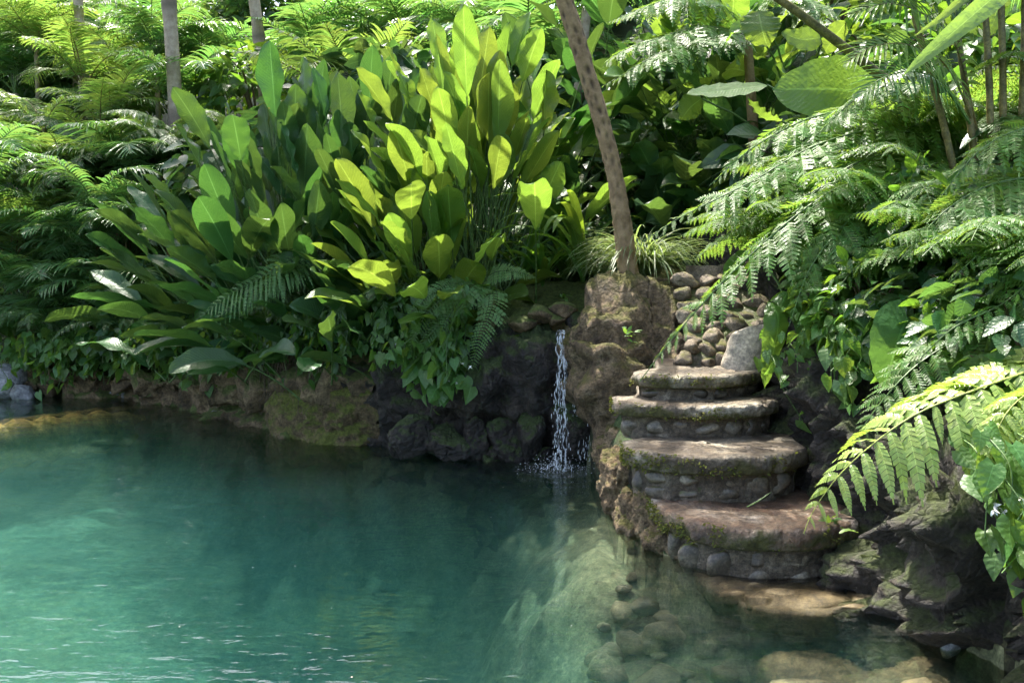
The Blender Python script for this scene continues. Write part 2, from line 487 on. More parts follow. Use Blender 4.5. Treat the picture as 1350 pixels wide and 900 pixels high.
def shore(x, y):
    """signed distance to the pool's edge (positive on land) and the bank height there"""
    p = np.stack([x, y], 1)
    n = len(SH)
    best = np.full(len(p), 1e9)
    bh = np.zeros(len(p))
    inside = np.zeros(len(p), bool)
    for i in range(n):
        a, b = SH[i], SH[(i + 1) % n]
        ab = b - a
        t = np.clip(((p - a) @ ab) / (ab @ ab), 0, 1)
        d = np.linalg.norm(p - (a + t[:, None] * ab), axis=1)
        h = BH[i] + (BH[(i + 1) % n] - BH[i]) * t
        u = d < best
        best = np.where(u, d, best)
        bh = np.where(u, h, bh)
        c = ((a[1] > p[:, 1]) != (b[1] > p[:, 1]))
        xx = a[0] + (p[:, 1] - a[1]) / (ab[1] + 1e-12) * ab[0]
        inside ^= c & (p[:, 0] < xx)
    return np.where(inside, -best, best), bh


def ground_h(x, y):
    x = np.atleast_1d(np.asarray(x, float))
    y = np.atleast_1d(np.asarray(y, float))
    s, b = shore(x, y)
    P = np.stack([x, y, 0 * x], 1)
    nz = fbm(P * 0.7, 4, 3)
    # pool floor
    s = np.where(s < -0.05, np.minimum(s + 0.5 * fbm(P * 0.9 + 5, 4, 19), -0.05), s)
    right = sstep(-1.6, 1.5, x) * sstep(3.0, 4.5, y)
    k = 1.9 - 1.2 * right
    depth = 0.12 + 0.30 * sstep(0.4, 1.2, x) * sstep(2.6, 4.2, y) + np.minimum(-s * k, 1.05 + 0.25 * fbm(P * 0.45, 3, 8) + 1.1 * np.exp(-((x + 1.7) / 1.9) ** 2 - ((y - 7.0) / 2.2) ** 2) - 0.35 * right) + 0.10 * nz + 0.06 * fbm(P * 4, 3, 29)  # mid-pool hollow is shaped to darken the water where shade falls
    # land: bank, then the hill behind it
    back = sstep(1.5, 5.0, y)
    slope = 0.46 + 0.16 * sstep(0.5, 3.0, x)
    hill = slope * np.maximum(s - 0.7, 0) * back
    hill = np.where(hill > 7, 7 + (hill - 7) * 0.35, hill)
    land = b * sstep(0.25, 0.7, s) - 0.12 + hill + 0.16 * nz * sstep(0.6, 2, s)
    # the stairway's ramp and the gully above it
    cx = 1.45 + 0.02 * (y - 5.7)
    ramp = -0.12 + (y - 5.75) * 0.37
    wd = sstep(0.95, 0.55, np.abs(x - cx)) * sstep(5.5, 5.9, y) * sstep(11.5, 9.5, y)
    land = land * (1 - wd) + np.minimum(land + 3, ramp) * wd
    # right-hand bank climbs away from the wall
    wallr = sstep(2.15, 2.7, x) * sstep(2.5, 4.0, y) * sstep(12, 9, y)
    rb = 0.55 + 0.14 * (y - 4) + 0.62 * np.maximum(x - 2.5, 0)
    land = land * (1 - wallr) + np.maximum(rb, np.minimum(land, rb + 1.5)) * wallr
    return np.where(s < 0, -depth, land)


def gz(x, y):
    return float(ground_h(x, y)[0])


def axis(a, b, st, far):
    core = np.arange(a, b, st)
    lo = a - np.cumsum(st * 1.35 ** np.arange(1, far))[::-1]
    hi = b + np.cumsum(st * 1.35 ** np.arange(1, far))
    return np.concatenate([lo, core, hi])


def finer(ax, lo, hi, st):
    return np.unique(np.round(np.concatenate([ax[ax < lo], np.arange(lo, hi, st), ax[ax >= hi]]), 5))


gx, gy = finer(axis(-12, 7, 0.13, 19), -3, 2.7, .045), finer(axis(-2, 19, 0.13, 19), 3.3, 8.5, .045)
XX, YY = np.meshgrid(gx, gy, indexing='ij')
ZZ = ground_h(XX.ravel(), YY.ravel())
mb = MB()
mb.add(np.stack([XX.ravel(), YY.ravel(), ZZ], 1), grid_faces(len(gx), len(gy))[:, ::-1])
g = link('ground', mb.mesh('ground', [M['hill'], M['floor']]))
tag(g, kind='structure')
me = g.data
zc = np.zeros(len(me.polygons) * 3)
me.polygons.foreach_get('center', zc)
me.polygons.foreach_set('material_index', (zc.reshape(-1, 3)[:, 2] < -0.03).astype(np.int32))

# the pool
mb = MB()
n = 2
bx0, bx1, by0, by1, bz = -26.0, 8.0, -1.0, 17.0, -4.0
vs = np.array([(x, y, z) for z in (bz, 0) for y in (by0, by1) for x in (bx0, bx1)], float)
mb.add(vs, [(0, 2, 3, 1), (4, 5, 7, 6), (0, 1, 5, 4), (2, 6, 7, 3), (0, 4, 6, 2), (1, 3, 7, 5)])
w = link('pool_water', mb.mesh('pool_water', M['water'], False))
tag(w, kind='structure')


def bank(name, P, B, mat, amp=0.10, cellsc=0.0, step=0.045, nv=46, seed=0, over=0.06, deep=-1.1, back=True):
    """a bank swept along P (pool on the right-hand side of travel is negative offset)"""
    P = np.asarray(P, float)
    L = np.linalg.norm(np.diff(P, axis=0), axis=1).sum()
    n = int(L / step)
    d = np.concatenate([[0], np.cumsum(np.linalg.norm(np.diff(P, axis=0), axis=1))])
    Q = spline(np.column_stack([P, np.zeros(len(P))]), n)[:, :2]
    Bq = np.interp(np.linspace(0, d[-1], n), d, B)
    T = norm(np.gradient(Q, axis=0))
    for _ in range(10):
        T = norm(np.vstack([T[:1], (T[:-2] + T[1:-1] + T[2:]) / 3, T[-1:]]))
    Nn = np.stack([-T[:, 1], T[:, 0]], 1)
    ctrl = np.array([(-0.30, -1, 0), (-0.12, -0.35, 0), (-0.02, -0.05, 0), (0.0, 0, 0.02), (0.03, 0, 0.30), (-over, 0, 0.66), (-over * 0.3, 0, 0.9), (0.14, 0, 1.02), (0.55, 0.05, 1.04), (1.35, -0.12, 1.0)])
    if not back:
        ctrl[-1] = (0.8, -0.2, 0.9)
    pr = spline(ctrl, nv)
    off = pr[:, 0]
    Z = np.where(pr[:, 1:2] < -0.04, pr[:, 1:2] * abs(deep), pr[:, 1:2]) + pr[:, 2:3] * Bq[None, :]
    V = np.zeros((n, nv, 3))
    V[:, :, 0] = Q[:, None, 0] + Nn[:, None, 0] * off[None, :]
    V[:, :, 1] = Q[:, None, 1] + Nn[:, None, 1] * off[None, :]
    V[:, :, 2] = Z.T
    G = V.reshape(-1, 3)
    dv = fbm(G * 1.4, 5, seed) * amp * 2.2
    if cellsc:
        q = G * np.array([1, 1, 1.25]) * cellsc + fbm(G * 3, 3, seed + 5)[:, None] * 0.35
        f1, f2, cid = cell(q, seed)
        dv += amp * (np.minimum((f2 - f1) * 2.2, 0.9) * 1.1 + cid * 0.9 - 0.8)
        f1, f2, cid = cell(G * cellsc * 2.7, seed + 20)
        dv += amp * 0.5 * (np.minimum((f2 - f1) * 2, 0.8) + cid * 0.5 - 0.6)
        dv -= amp * 0.8 * np.maximum(0, .12 - np.abs(fbm(G * 2.2, 3, seed + 31))) * 6
    dv += fbm(G * 6, 4, seed + 2) * amp * 0.8
    # push along the surface normal
    dU = np.gradient(V, axis=0)
    dV = np.gradient(V, axis=1)
    nr = norm(np.cross(dU, dV)).reshape(-1, 3)
    G = G + nr * dv[:, None] * SIDE
    m_ = MB()
    m_.add(G, grid_faces(n, nv)[:, ::-1])
    return link(name, m_.mesh(name, mat))


SIDE = -1.0


def shp(i0, i1):
    return SH[i0:i1 + 1]


earth = bank('earth_bank', shp(1, 8), BH[1:9], M['earth'], 0.17, 1.1, 0.035, 60, 11, 0.10)
tag(earth, 'brown earth bank with moss along the left water edge', 'bank')
P = np.vstack([SH[8] + (SH[7] - SH[8]) * 0.35, SH[8:12], SH[12] + np.array([0.15, 0.35])])
rockf = bank('rock_cliff', P, [0.75, 0.85, 1.1, 1.2, 1.25, 1.1], M['wet'], 0.13, 1.9, 0.03, 70, 23, 0.05)
tag(rockf, 'dark wet rock face behind the little waterfall', 'rock face')
P = np.array([(2.25, 10.4), (2.12, 9.4), (2.05, 8.4), (2.03, 7.4), (2.04, 6.6), (2.2, 5.9), tuple(SH[19] + [0.09, 0.1]), tuple(SH[20]), tuple(SH[21]), (2.45, 3.6), (2.7, 2.2)])
lava = bank('rock_wall', P, [2.1, 2.0, 1.7, 1.45, 1.2, 1.0, 0.85, 0.8, 0.75, 0.75, 0.7], M['lava'], 0.18, 2.1, 0.028, 74, 41, 0.03)
tag(lava, 'dark rough lava rock wall on the right of the steps', 'rock wall')

# ------------------------------------------------------------------ rocks
_ico = {}


def ico(k):
    if k not in _ico:
        b = bmesh.new()
        bmesh.ops.create_icosphere(b, subdivisions=k, radius=1)
        v = np.array([x.co[:] for x in b.verts])
        f = np.array([[x.index for x in y.verts] for y in b.faces])
        b.free()
        _ico[k] = (norm(v), f)
    return _ico[k]


def rock_pts(radii, seed, facets=13, rough=0.06, k=4, sharp=9.0):
    r = np.random.RandomState(seed)
    v, f = ico(k)
    nn = norm(r.normal(size=(facets, 3)))
    dd = r.uniform(0.72, 1.05, facets)
    q = np.maximum(v @ nn.T, 0.02) / dd
    rad = (np.sum(q ** sharp, 1)) ** (-1 / sharp)
    rad = np.minimum(rad, 1.25)
    p = v * rad[:, None] * np.asarray(radii)
    sc = 1.0 / max(radii)
    p = p + norm(p) * ((fbm(p * sc * 2.2 + seed, 4, seed) * rough * 2 + fbm(p * sc * 8 + seed, 4, seed) * rough * 0.9) * max(radii))[:, None]
    return p, f


def rock(name, label, cat, c, radii, seed, mat, group=None, rot=0.0, **kw):
    p, f = rock_pts(radii, seed, **kw)
    m_ = MB()
    m_.add(p, f)
    o = link(name, m_.mesh(name, mat), None, tuple(c), (0, 0, rot))
    return tag(o, label, cat, group)


# mossy outcrop left of the steps
def outcrop():
    v, f = ico(6)
    rad = np.array([0.74, 0.74, 1.06])
    e = 2.35
    q = (np.abs(v) ** e).sum(1) ** (-1 / e)
    p = v * q[:, None] * rad
    # undercut foot, lean of the top
    p[:, 0] += 0.30 * np.clip(-p[:, 2], 0, 1) * (p[:, 0] < 0)
    p[:, 0] += -0.04 * p[:, 2] + -0.05 * np.clip(p[:, 2], 0, 1) * (p[:, 0] > 0)
    p[:, 1] += 0.12 * np.clip(p[:, 2], -1, 1)
    f1, f2, cid = cell(p * 2.1 + fbm(p * 2.5, 3, 4)[:, None] * 0.4, 77)
    d = 0.40 * fbm(p * 1.7 + 3, 5, 61) + 0.13 * (cid - 0.5) + 0.10 * np.minimum((f2 - f1) * 2, 0.8) + 0.10 * fbm(p * 6, 5, 9)
    p = p + norm(p) * d[:, None]
    m_ = MB()
    m_.add(p, f)
    o = link('mossy_outcrop', m_.mesh('mossy_outcrop', M['tuff']), None, (1.27, 8.6, 0.76))
    tag(o, 'big brown mossy rock outcrop between waterfall and steps', 'rock outcrop')


outcrop()

# ------------------------------------------------------------------ stone steps
steps = thing('stone_steps', 'old curved stone steps climbing out of the pool', 'steps', tuple(atz(1000, 770, 0)))
SB = np.array(steps.location)


def inset(P, d):
    """shift an open/closed outline inwards; P is counter-clockwise or not - decided by area"""
    Q = np.roll(P, -1, 0) - np.roll(P, 1, 0)
    Q = norm(Q)
    nrm = np.stack([-Q[:, 1], Q[:, 0]], 1)
    area = 0.5 * np.sum(P[:, 0] * np.roll(P[:, 1], -1) - np.roll(P[:, 0], -1) * P[:, 1])
    return P + nrm * d * np.sign(area)


def outline(front_px, z, back, nf=170):
    fr = np.array([atz(px, py, z)[:2] for px, py in front_px])
    fr = spline(np.column_stack([fr, 0 * fr[:, 0]]), nf)[:, :2]
    bk = np.array([(fr[-1, 0] + 0.06, fr[-1, 1] + back), (fr[0, 0] + 0.30, fr[0, 1] + back), (fr[0, 0] + 0.22, fr[0, 1] + .16)])
    bk = resample(np.vstack([fr[-1], bk, fr[0]]), 60)[1:-1]
    return np.vstack([fr, bk])


def stack(P, prof, cap=True, seed=0, amp=0.012, rings=9):
    """solid made of outline loops; prof = [(z, inset)] from bottom to top"""
    n = len(P)
    loops = [np.column_stack([inset(P, i), np.full(n, z)]) for z, i in prof]
    top = loops[-1]
    c = top.mean(0)
    if cap:
        for k in range(1, rings + 1):
            q = c + (top - c) * (1 - k / rings * 0.97)
            loops.append(q)
    V = np.concatenate(loops)
    F_ = grid_faces(len(loops), n, True)
    d = fbm(V * 4.0, 4, seed) * amp * 1.6 + fbm(V * 14, 4, seed + 3) * amp * 1.0 - np.maximum(0, fbm(V * 9, 3, seed + 7) - .16) * amp * 5
    nr = norm(V - (c - np.array([0, 0, 0.25])))
    return V + nr * d[:, None], F_


S_PX = [
    (0.325, 0.145, [(853, 650), (857, 658), (872, 669), (897, 680), (934, 691), (980, 697), (1030, 698), (1075, 697), (1108, 692), (1134, 684)]),
    (0.645, 0.135, [(819, 580), (824, 587), (840, 593), (870, 598), (915, 601), (962, 602), (1010, 601), (1040, 597), (1064, 590)]),
    (0.89, 0.105, [(807, 521), (809, 527), (825, 531), (860, 533), (915, 535), (965, 535), (1005, 532), (1026, 527)]),
    (1.08, 0.105, [(833, 487), (836, 491), (860, 494), (905, 495), (950, 494), (985, 491), (1012, 486)]),
]
outs = []
DEFER_MOSS = []
TREADS = []
for i, (z, th, px) in enumerate(S_PX):
    O = outline(px, z, 0.95)
    outs.append(O)
    t = th
    prof = [(z - t, 0.14), (z - t, 0.04), (z - t + 0.006, 0.012), (z - t * 0.85, 0.003), (z - t * 0.7, 0.0), (z - t * 0.55, -0.004), (z - t * 0.4, -0.004), (z - t * 0.25, 0.0), (z - t * .12, 0.006), (z - 0.004, 0.018), (z, 0.04)]
    V, Ff = stack(O, prof, True, 31 + i, 0.017, 16)
    m_ = MB()
    m_.add(V - SB, Ff)
    TREADS.append(link('tread', m_.mesh('tread', M['stone'] if i else M['stone_wet']), steps))
    ms = MB()
    rm = np.random.RandomState(700 + i)
    nm = [900, 700, 420, 300][i]
    kf = (rm.beta(1.2, 1.9, nm) * 150).astype(int) + 4
    q = O[kf]
    nrm_ = norm(q - O.mean(0))
    dz = rm.uniform(-.01, t, nm)
    keep = fbm(np.column_stack([q * 5, dz * 9]), 3, 40 + i) > -.04
    Cm = np.column_stack([q + nrm_ * .004, z - dz])[keep] - SB
    Dm = np.column_stack([nrm_ + rm.normal(size=(nm, 2)) * .7, rm.uniform(-.8, .8, nm)])[keep]
    DEFER_MOSS.append((Cm, Dm, i))
    zb = S_PX[i - 1][0] - 0.03 if i else -0.55
    Oi = inset(O, 0.075)
    zs = np.linspace(zb, z - t + 0.02, 9)
    V, Ff = stack(Oi, [(q, 0.0) for q in zs], False, 51 + i, 0.02)
    m_ = MB()
    m_.add(V - SB, Ff)
    ris = link('riser', m_.mesh('riser', M['riser']), steps)
    # rounded stones set in the riser
    fr = inset(O, 0.092)[12:164]
    rr = np.random.RandomState(90 + i)
    z0, z1 = max(zb + 0.02, -0.02) if i else -0.06, z - t
    hh = z1 - z0
    L = np.linalg.norm(np.diff(fr, axis=0), axis=1).sum()
    pos = 0.06
    cb = MB()
    while pos < L - 0.05:
        wv = rr.uniform(0.05, 0.11) * (1.0 if i else 1.05)
        q = resample(fr, 200)[min(199, int((pos + wv) / L * 199))]
        rows = [(z0 + hh * 0.5, hh * rr.uniform(0.34, 0.46))] if (hh < 0.17 or rr.rand() < 0.45) else [(z0 + hh * 0.27, hh * 0.24), (z0 + hh * 0.74, hh * 0.22)]
        for zz, hz in rows:
            p, f_ = rock_pts((wv * rr.uniform(0.85, 1.0), 0.034, hz), int(rr.randint(9999)), 11, 0.06, 3, 9)
            cb = MB()
            cb.add(p + np.array([q[0], q[1] + 0.012 * rr.rand(), zz]) - SB, f_)
            link('cobble', cb.mesh('cobble', M['cobble']), ris)
        pos += wv * 2 * rr.uniform(0.95, 1.2)

# drowned lowest step: flat stones just under the water
sub = link('drowned_tread', None, None) if False else None
O5 = outline([(900, 738), (912, 752), (935, 772), (965, 789), (1000, 801), (1050, 808), (1100, 808), (1150, 803), (1185, 792)], -0.03, 0.75, 120)
V, Ff = stack(O5, [(-0.75, 0.16), (-0.5, 0.15), (-0.30, 0.14), (-0.2, 0.13), (-0.18, 0.03), (-0.165, 0.008), (-0.12, 0.0), (-0.08, 0.0), (-0.05, 0.008), (-0.035, 0.02), (-0.03, 0.05)], True, 71, 0.016, 12)
m_ = MB()
m_.add(V - SB, Ff)
low = link('drowned_tread', m_.mesh('drowned_tread', M['brownstone']), steps)
for px, py, rx, ry, sd in [(1053, 795, .33, .17, 1), (1147, 797, .16, .15, 2), (950, 772, .12, .08, 3), (985, 781, .14, .095, 4), (968, 793, .07, .06, 5), (927, 757, .10, .06, 6),
                           (1000, 800, .09, .07, 7), (1120, 812, .10, .07, 8)]:
    p, f_ = rock_pts((rx, ry, 0.035), 300 + sd, 9, 0.05, 4, 14)
    c = atz(px, py - 6, -0.04)
    m_ = MB()
    m_.add(p + c - SB, f_)
    link('flat_stone', m_.mesh('flat_stone', M['brownstone']), low)

# rubble wall at the head of the steps, the pale boulder, the ledges above
rw = thing('rubble_wall', 'pale rubble stone wall at the head of the steps', 'stone wall', (1.7, 7.55, 1.06))
RB = np.array(rw.location)
m_ = MB()
gp, gq = np.meshgrid(np.linspace(905, 1035, 60), np.linspace(350, 500, 60), indexing='ij')
V = np.array([at(a, b, 7.52 + 0.9 * sstep(0, 1, (490 - b) / 140.0)) for a, b in zip(gp.ravel(), gq.ravel())])
V[:, 1] += fbm(V * 3, 4, 5) * 0.09
m_.add(V - RB, grid_faces(60, 60))
link('mortar', m_.mesh('mortar', M['riser']), rw)
rr = np.random.RandomState(5)
cb = MB()
for yy in np.arange(372, 492, 15):
    xx = 900 + rr.uniform(0, 18)
    while xx < 1035:
        wv = rr.uniform(9, 17)
        Yd = 7.49 + 0.9 * float(sstep(0, 1, (490 - yy) / 140.0))
        c = at(xx, yy + rr.uniform(-4, 4), Yd)
        p, f_ = rock_pts((wv * Yd / 1250 * rr.uniform(.8, 1.15), 0.08, rr.uniform(0.045, 0.08)), int(rr.randint(9999)), 9, 0.10, 3, 18)
        a = rr.uniform(-.5, .5)
        R2 = np.array([[cos(a), 0, sin(a)], [0, 1, 0], [-sin(a), 0, cos(a)]])
        cb.add(p @ R2.T + c + [0, .055, 0] - RB, f_)
        xx += wv * 2.0
link('stone_facing', cb.mesh('stone_facing', M['pale']), rw)
rock('boulder', 'smooth pale grey boulder on the right of the top step', 'boulder', at(990, 460, 7.45) + [0, 0, -.02], (0.21, 0.19, 0.23), 812, M['boulder'], rough=0.03, k=5, sharp=6)
rock('ledge_rock', 'flat mossy ledge rock at the head of the path, above the outcrop', 'rock', at(905, 385, 9.0), (0.42, 0.3, 0.17), 813, M['tuff'], rough=0.08, k=5)
rock('ledge_rock', 'grey flat top stone of the ledge behind the leaning trunk', 'rock', at(915, 362, 10.0), (0.62, 0.3, 0.10), 814, M['tuff'], rough=0.06, k=5)
rock('ledge_rock', 'pale rock beside the drooping fern at the head of the rubble wall', 'rock', at(1002, 390, 8.8), (0.2, 0.2, 0.16), 815, M['pale'], rough=0.08, k=4)

# rocks down the left flank of the steps
FLK = [
    ((0.80, 7.75, 0.28), (.24, .26, .34), 'brown rock at the foot of the outcrop by the waterfall', 'tuff'),
    ((0.75, 7.22, 0.18), (.17, .22, .30), 'mossy brown rock below the left end of the second step', 'tuff'),
    ((0.82, 6.95, 0.40), (.15, .2, .22), 'pale lump of rock under the left end of the second slab', 'tuff'),
    ((0.80, 6.72, 0.06), (.14, .22, .24), 'low mossy rock at the waterline left of the third step', 'tuff'),
    ((0.92, 6.48, 0.16), (.15, .22, .26), 'knobbly rock under the left end of the third slab', 'tuff'),
    ((0.93, 6.20, 0.0), (.13, .18, .20), 'wet brown rock at the waterline left of the lowest dry step', 'tuff'),
    ((1.07, 6.02, 0.02), (.13, .15, .20), 'small brown rock under the left end of the lowest dry slab', 'tuff'),
]
for i, (c, r, lb, mt) in enumerate(FLK):
    rock('rock', lb, 'rock', (c[0] + .09, c[1] + .04, c[2] - .02), tuple(q * .86 for q in r), 500 + i, M[mt], 'rocks down the left side of the steps', rough=0.17, k=5, sharp=14)

# dark boulders at the waterline by the waterfall
WB = [(545, 578, .20, .22), (582, 585, .24, .2), (622, 590, .17, .24), (648, 598, .13, .12), (668, 585, .2, .26), (700, 575, .18, .2), (765, 560, .22, .3), (760, 598, .2, .14), (715, 602, .12, .10), (610, 604, .13, .08), (688, 606, .1, .08), (528, 590, .12, .12)]
WBL = ['square dark wet rock leftmost below the hanging vines', 'slabby dark wet rock below the heart-leaved vine', 'upright dark rock mid-way between vine and waterfall', 'small reddish rock at the water left of the waterfall',
       'tall dark rock standing left of the waterfall', 'dark rock just left of the falling water', 'tall black rock behind the second trickle', 'low dark rock at the waterline right of the waterfall', 'small wet rock at the very foot of the waterfall',
       'low wet stone at the waterline below the upright rock', 'tiny wet stone awash near the splash', 'dark rock where the mossy bank meets the rock face']
for i, (px, py, r, h) in enumerate(WB):
    Y = 9.05 if i not in (5, 6) else 9.0
    c = at(px, py, Y)
    q_ = np.random.RandomState(900 + i)
    o = rock('rock', WBL[i], 'rock', c, (r * q_.uniform(.8, 1.25), r * q_.uniform(.6, .9), h * q_.uniform(.6, 1.15)), 1530 + i, M['wet'], 'dark rocks at the foot of the rock face', facets=8, rough=0.10, k=5, sharp=26)
    o.rotation_euler = (q_.uniform(-.35, .35), q_.uniform(-.45, .45), q_.uniform(0, 6))
# stones on the ledge over the waterfall
for i, (px, py, r, lb) in enumerate([(733, 421, .11, 'round mossy green stone right above the waterfall lip'), (713, 413, .13, 'brown stone left of the waterfall lip'), (762, 424, .13, 'dark stone right of the waterfall lip'), (742, 409, .12, 'grey-brown stone behind the mossy lip stone'), (690, 425, .14, 'broad dark stone on the ledge left of the waterfall')]):
    rock('rock', lb, 'rock', at(px, py, 9.15), (r, r, r * .62), 560 + i, M['earth'] if i != 2 else M['wet'], 'stones on the waterfall ledge', rough=0.06)
# shelf of soil above the fall
m_ = MB()
gp, gq = np.meshgrid(np.linspace(0, 1, 60), np.linspace(0, 1, 40), indexing='ij')
a0, a1 = at(630, 432, 9.2), at(800, 425, 9.25)
b0, b1 = at(630, 372, 10.2), at(800, 372, 10.0)
V = (a0[None] * (1 - gp.ravel())[:, None] + a1[None] * gp.ravel()[:, None]) * (1 - gq.ravel())[:, None] + (b0[None] * (1 - gp.ravel())[:, None] + b1[None] * gp.ravel()[:, None]) * gq.ravel()[:, None]
V[:, 2] += fbm(V * 2.5, 5, 12) * 0.22 - 0.03 - 0.3 * (1 - np.minimum(1, gq.ravel() * 8))
m_.add(V, grid_faces(60, 40))
sh = link('soil_ledge', m_.mesh('soil_ledge', M['earth']))
tag(sh, 'brown mossy soil ledge just above the waterfall', 'ledge')

p, f = rock_pts((.78, .42, .50), 845, 11, 0.12, 6, 9)
m_ = MB()
m_.add(p, f)
tag(link('mossy_hump', m_.mesh('mossy_hump', M['hump']), None, tuple(at(462, 553, 10.0)), (0, 0, -.35)), 'rounded olive mossy hump of the bank under the narrow-leaved vine', 'rock')
# pale stones along the left waterline
ST = [(284, 546, .07), (297, 548, .085), (309, 550, .08), (321, 551, .05), (329, 553, .07), (340, 555, .075), (152, 521, .075), (165, 522, .06), (230, 528, .07), (242, 529, .06)]
SL = ['first pale stone at the left end of the stone row', 'largest rounded stone in the pale row under the roots', 'third stone from the left in the pale waterline row', 'smallest stone in the pale waterline row', 'fifth stone of the pale row under the roots', 'last stone at the right end of the pale row',
      'left one of two white stones at the far waterline', 'right one of two white stones at the far waterline', 'left one of two grey stones at the waterline left of the roots', 'right one of two grey stones at the waterline left of the roots']
for i, (px, py, r) in enumerate(ST):
    c = atz(px, py, 0.02)
    rock('stone', SL[i], 'stone', c, (r, r * .8, r * .75), 600 + i, M['grey'], 'pale stones along the waterline', rough=0.04, k=3)
for i, (px, py, Y, r, lb) in enumerate([(8, 500, 13.0, .26, 'pale wet rock standing at the far left shore'), (30, 519, 12.7, .14, 'small pale stone below the far left wet rock'), (5, 515, 12.8, .16, 'flat grey stone at the far left edge')]):
    rock('rock', lb, 'rock', at(px, py, Y), (r * .9, r * .7, r * .9), 620 + i, M['grey'], 'rocks of the far left shore', rough=0.08)
for i, (px, py, r, lb) in enumerate([(1183, 788, .055, 'small egg-shaped pale pebble against the right wall'), (1196, 797, .07, 'pale wet stone beside the egg-shaped pebble'), (1212, 808, .065, 'flat blue-grey stone at the waterline by the right wall'), (1254, 852, .06, 'lone blue-grey stone low at the right wall')]):
    rock('stone', lb, 'stone', atz(px, py, 0.0) + [0, 0, .01], (r, r * .8, r), 640 + i, M['grey'], 'pale stones under the right wall', rough=0.04, k=3)

# drowned rubble in front of the steps
rr = np.random.RandomState(12)
k = 0
DR = []
for i in range(210):
    px, py = rr.uniform(795, 1340), rr.uniform(690, 905)
    p = atz(px, py, -0.35)
    z = gz(p[0], p[1])
    if z > -0.15 or p[1] > 7.4:
        continue
    DR.append((p[0], p[1], z))
DR.append((1.55, 4.62, -.5))
DR.append((2.0, 4.45, -.45))
for i, (x, y, z) in enumerate(DR):
    r = rr.uniform(.05, .15) * (1.3 if rr.rand() < .2 else 1) if i < len(DR) - 2 else .34
    px = 675 + x / y * 1250
    o = rock('drowned_stone', 'brown rounded stone under the water in front of the steps', 'stone', (x, y, min(z + r * .35, -r * .5)), (r, r * rr.uniform(.6, .95), r * rr.uniform(.4, .65)), 700 + i, M['brownstone'], 'drowned stones before the steps', rough=0.09, k=3, sharp=11, rot=rr.uniform(0, 6))

# ochre sandbar near the left shore
pth = spline(np.array([atz(-160, 622, -.3), atz(0, 588, -.3), atz(90, 575, -.3), atz(180, 563, -.3), atz(255, 553, -.3)]), 60)
m_ = MB()
tube(m_, pth, np.interp(np.linspace(0, 1, 60), [0, .7, 1], [.30, .26, .03])[:, None] * (1 + 0.2 * np.sin(np.arange(60) * 1.3)[:, None] * np.ones((1, 12)) * .5), 12)
lg = link('drowned_log', m_.mesh('drowned_log', M['ochre']))
tag(lg, 'yellow drowned log under the water near the left shore', 'log')

# ------------------------------------------------------------------ waterfall


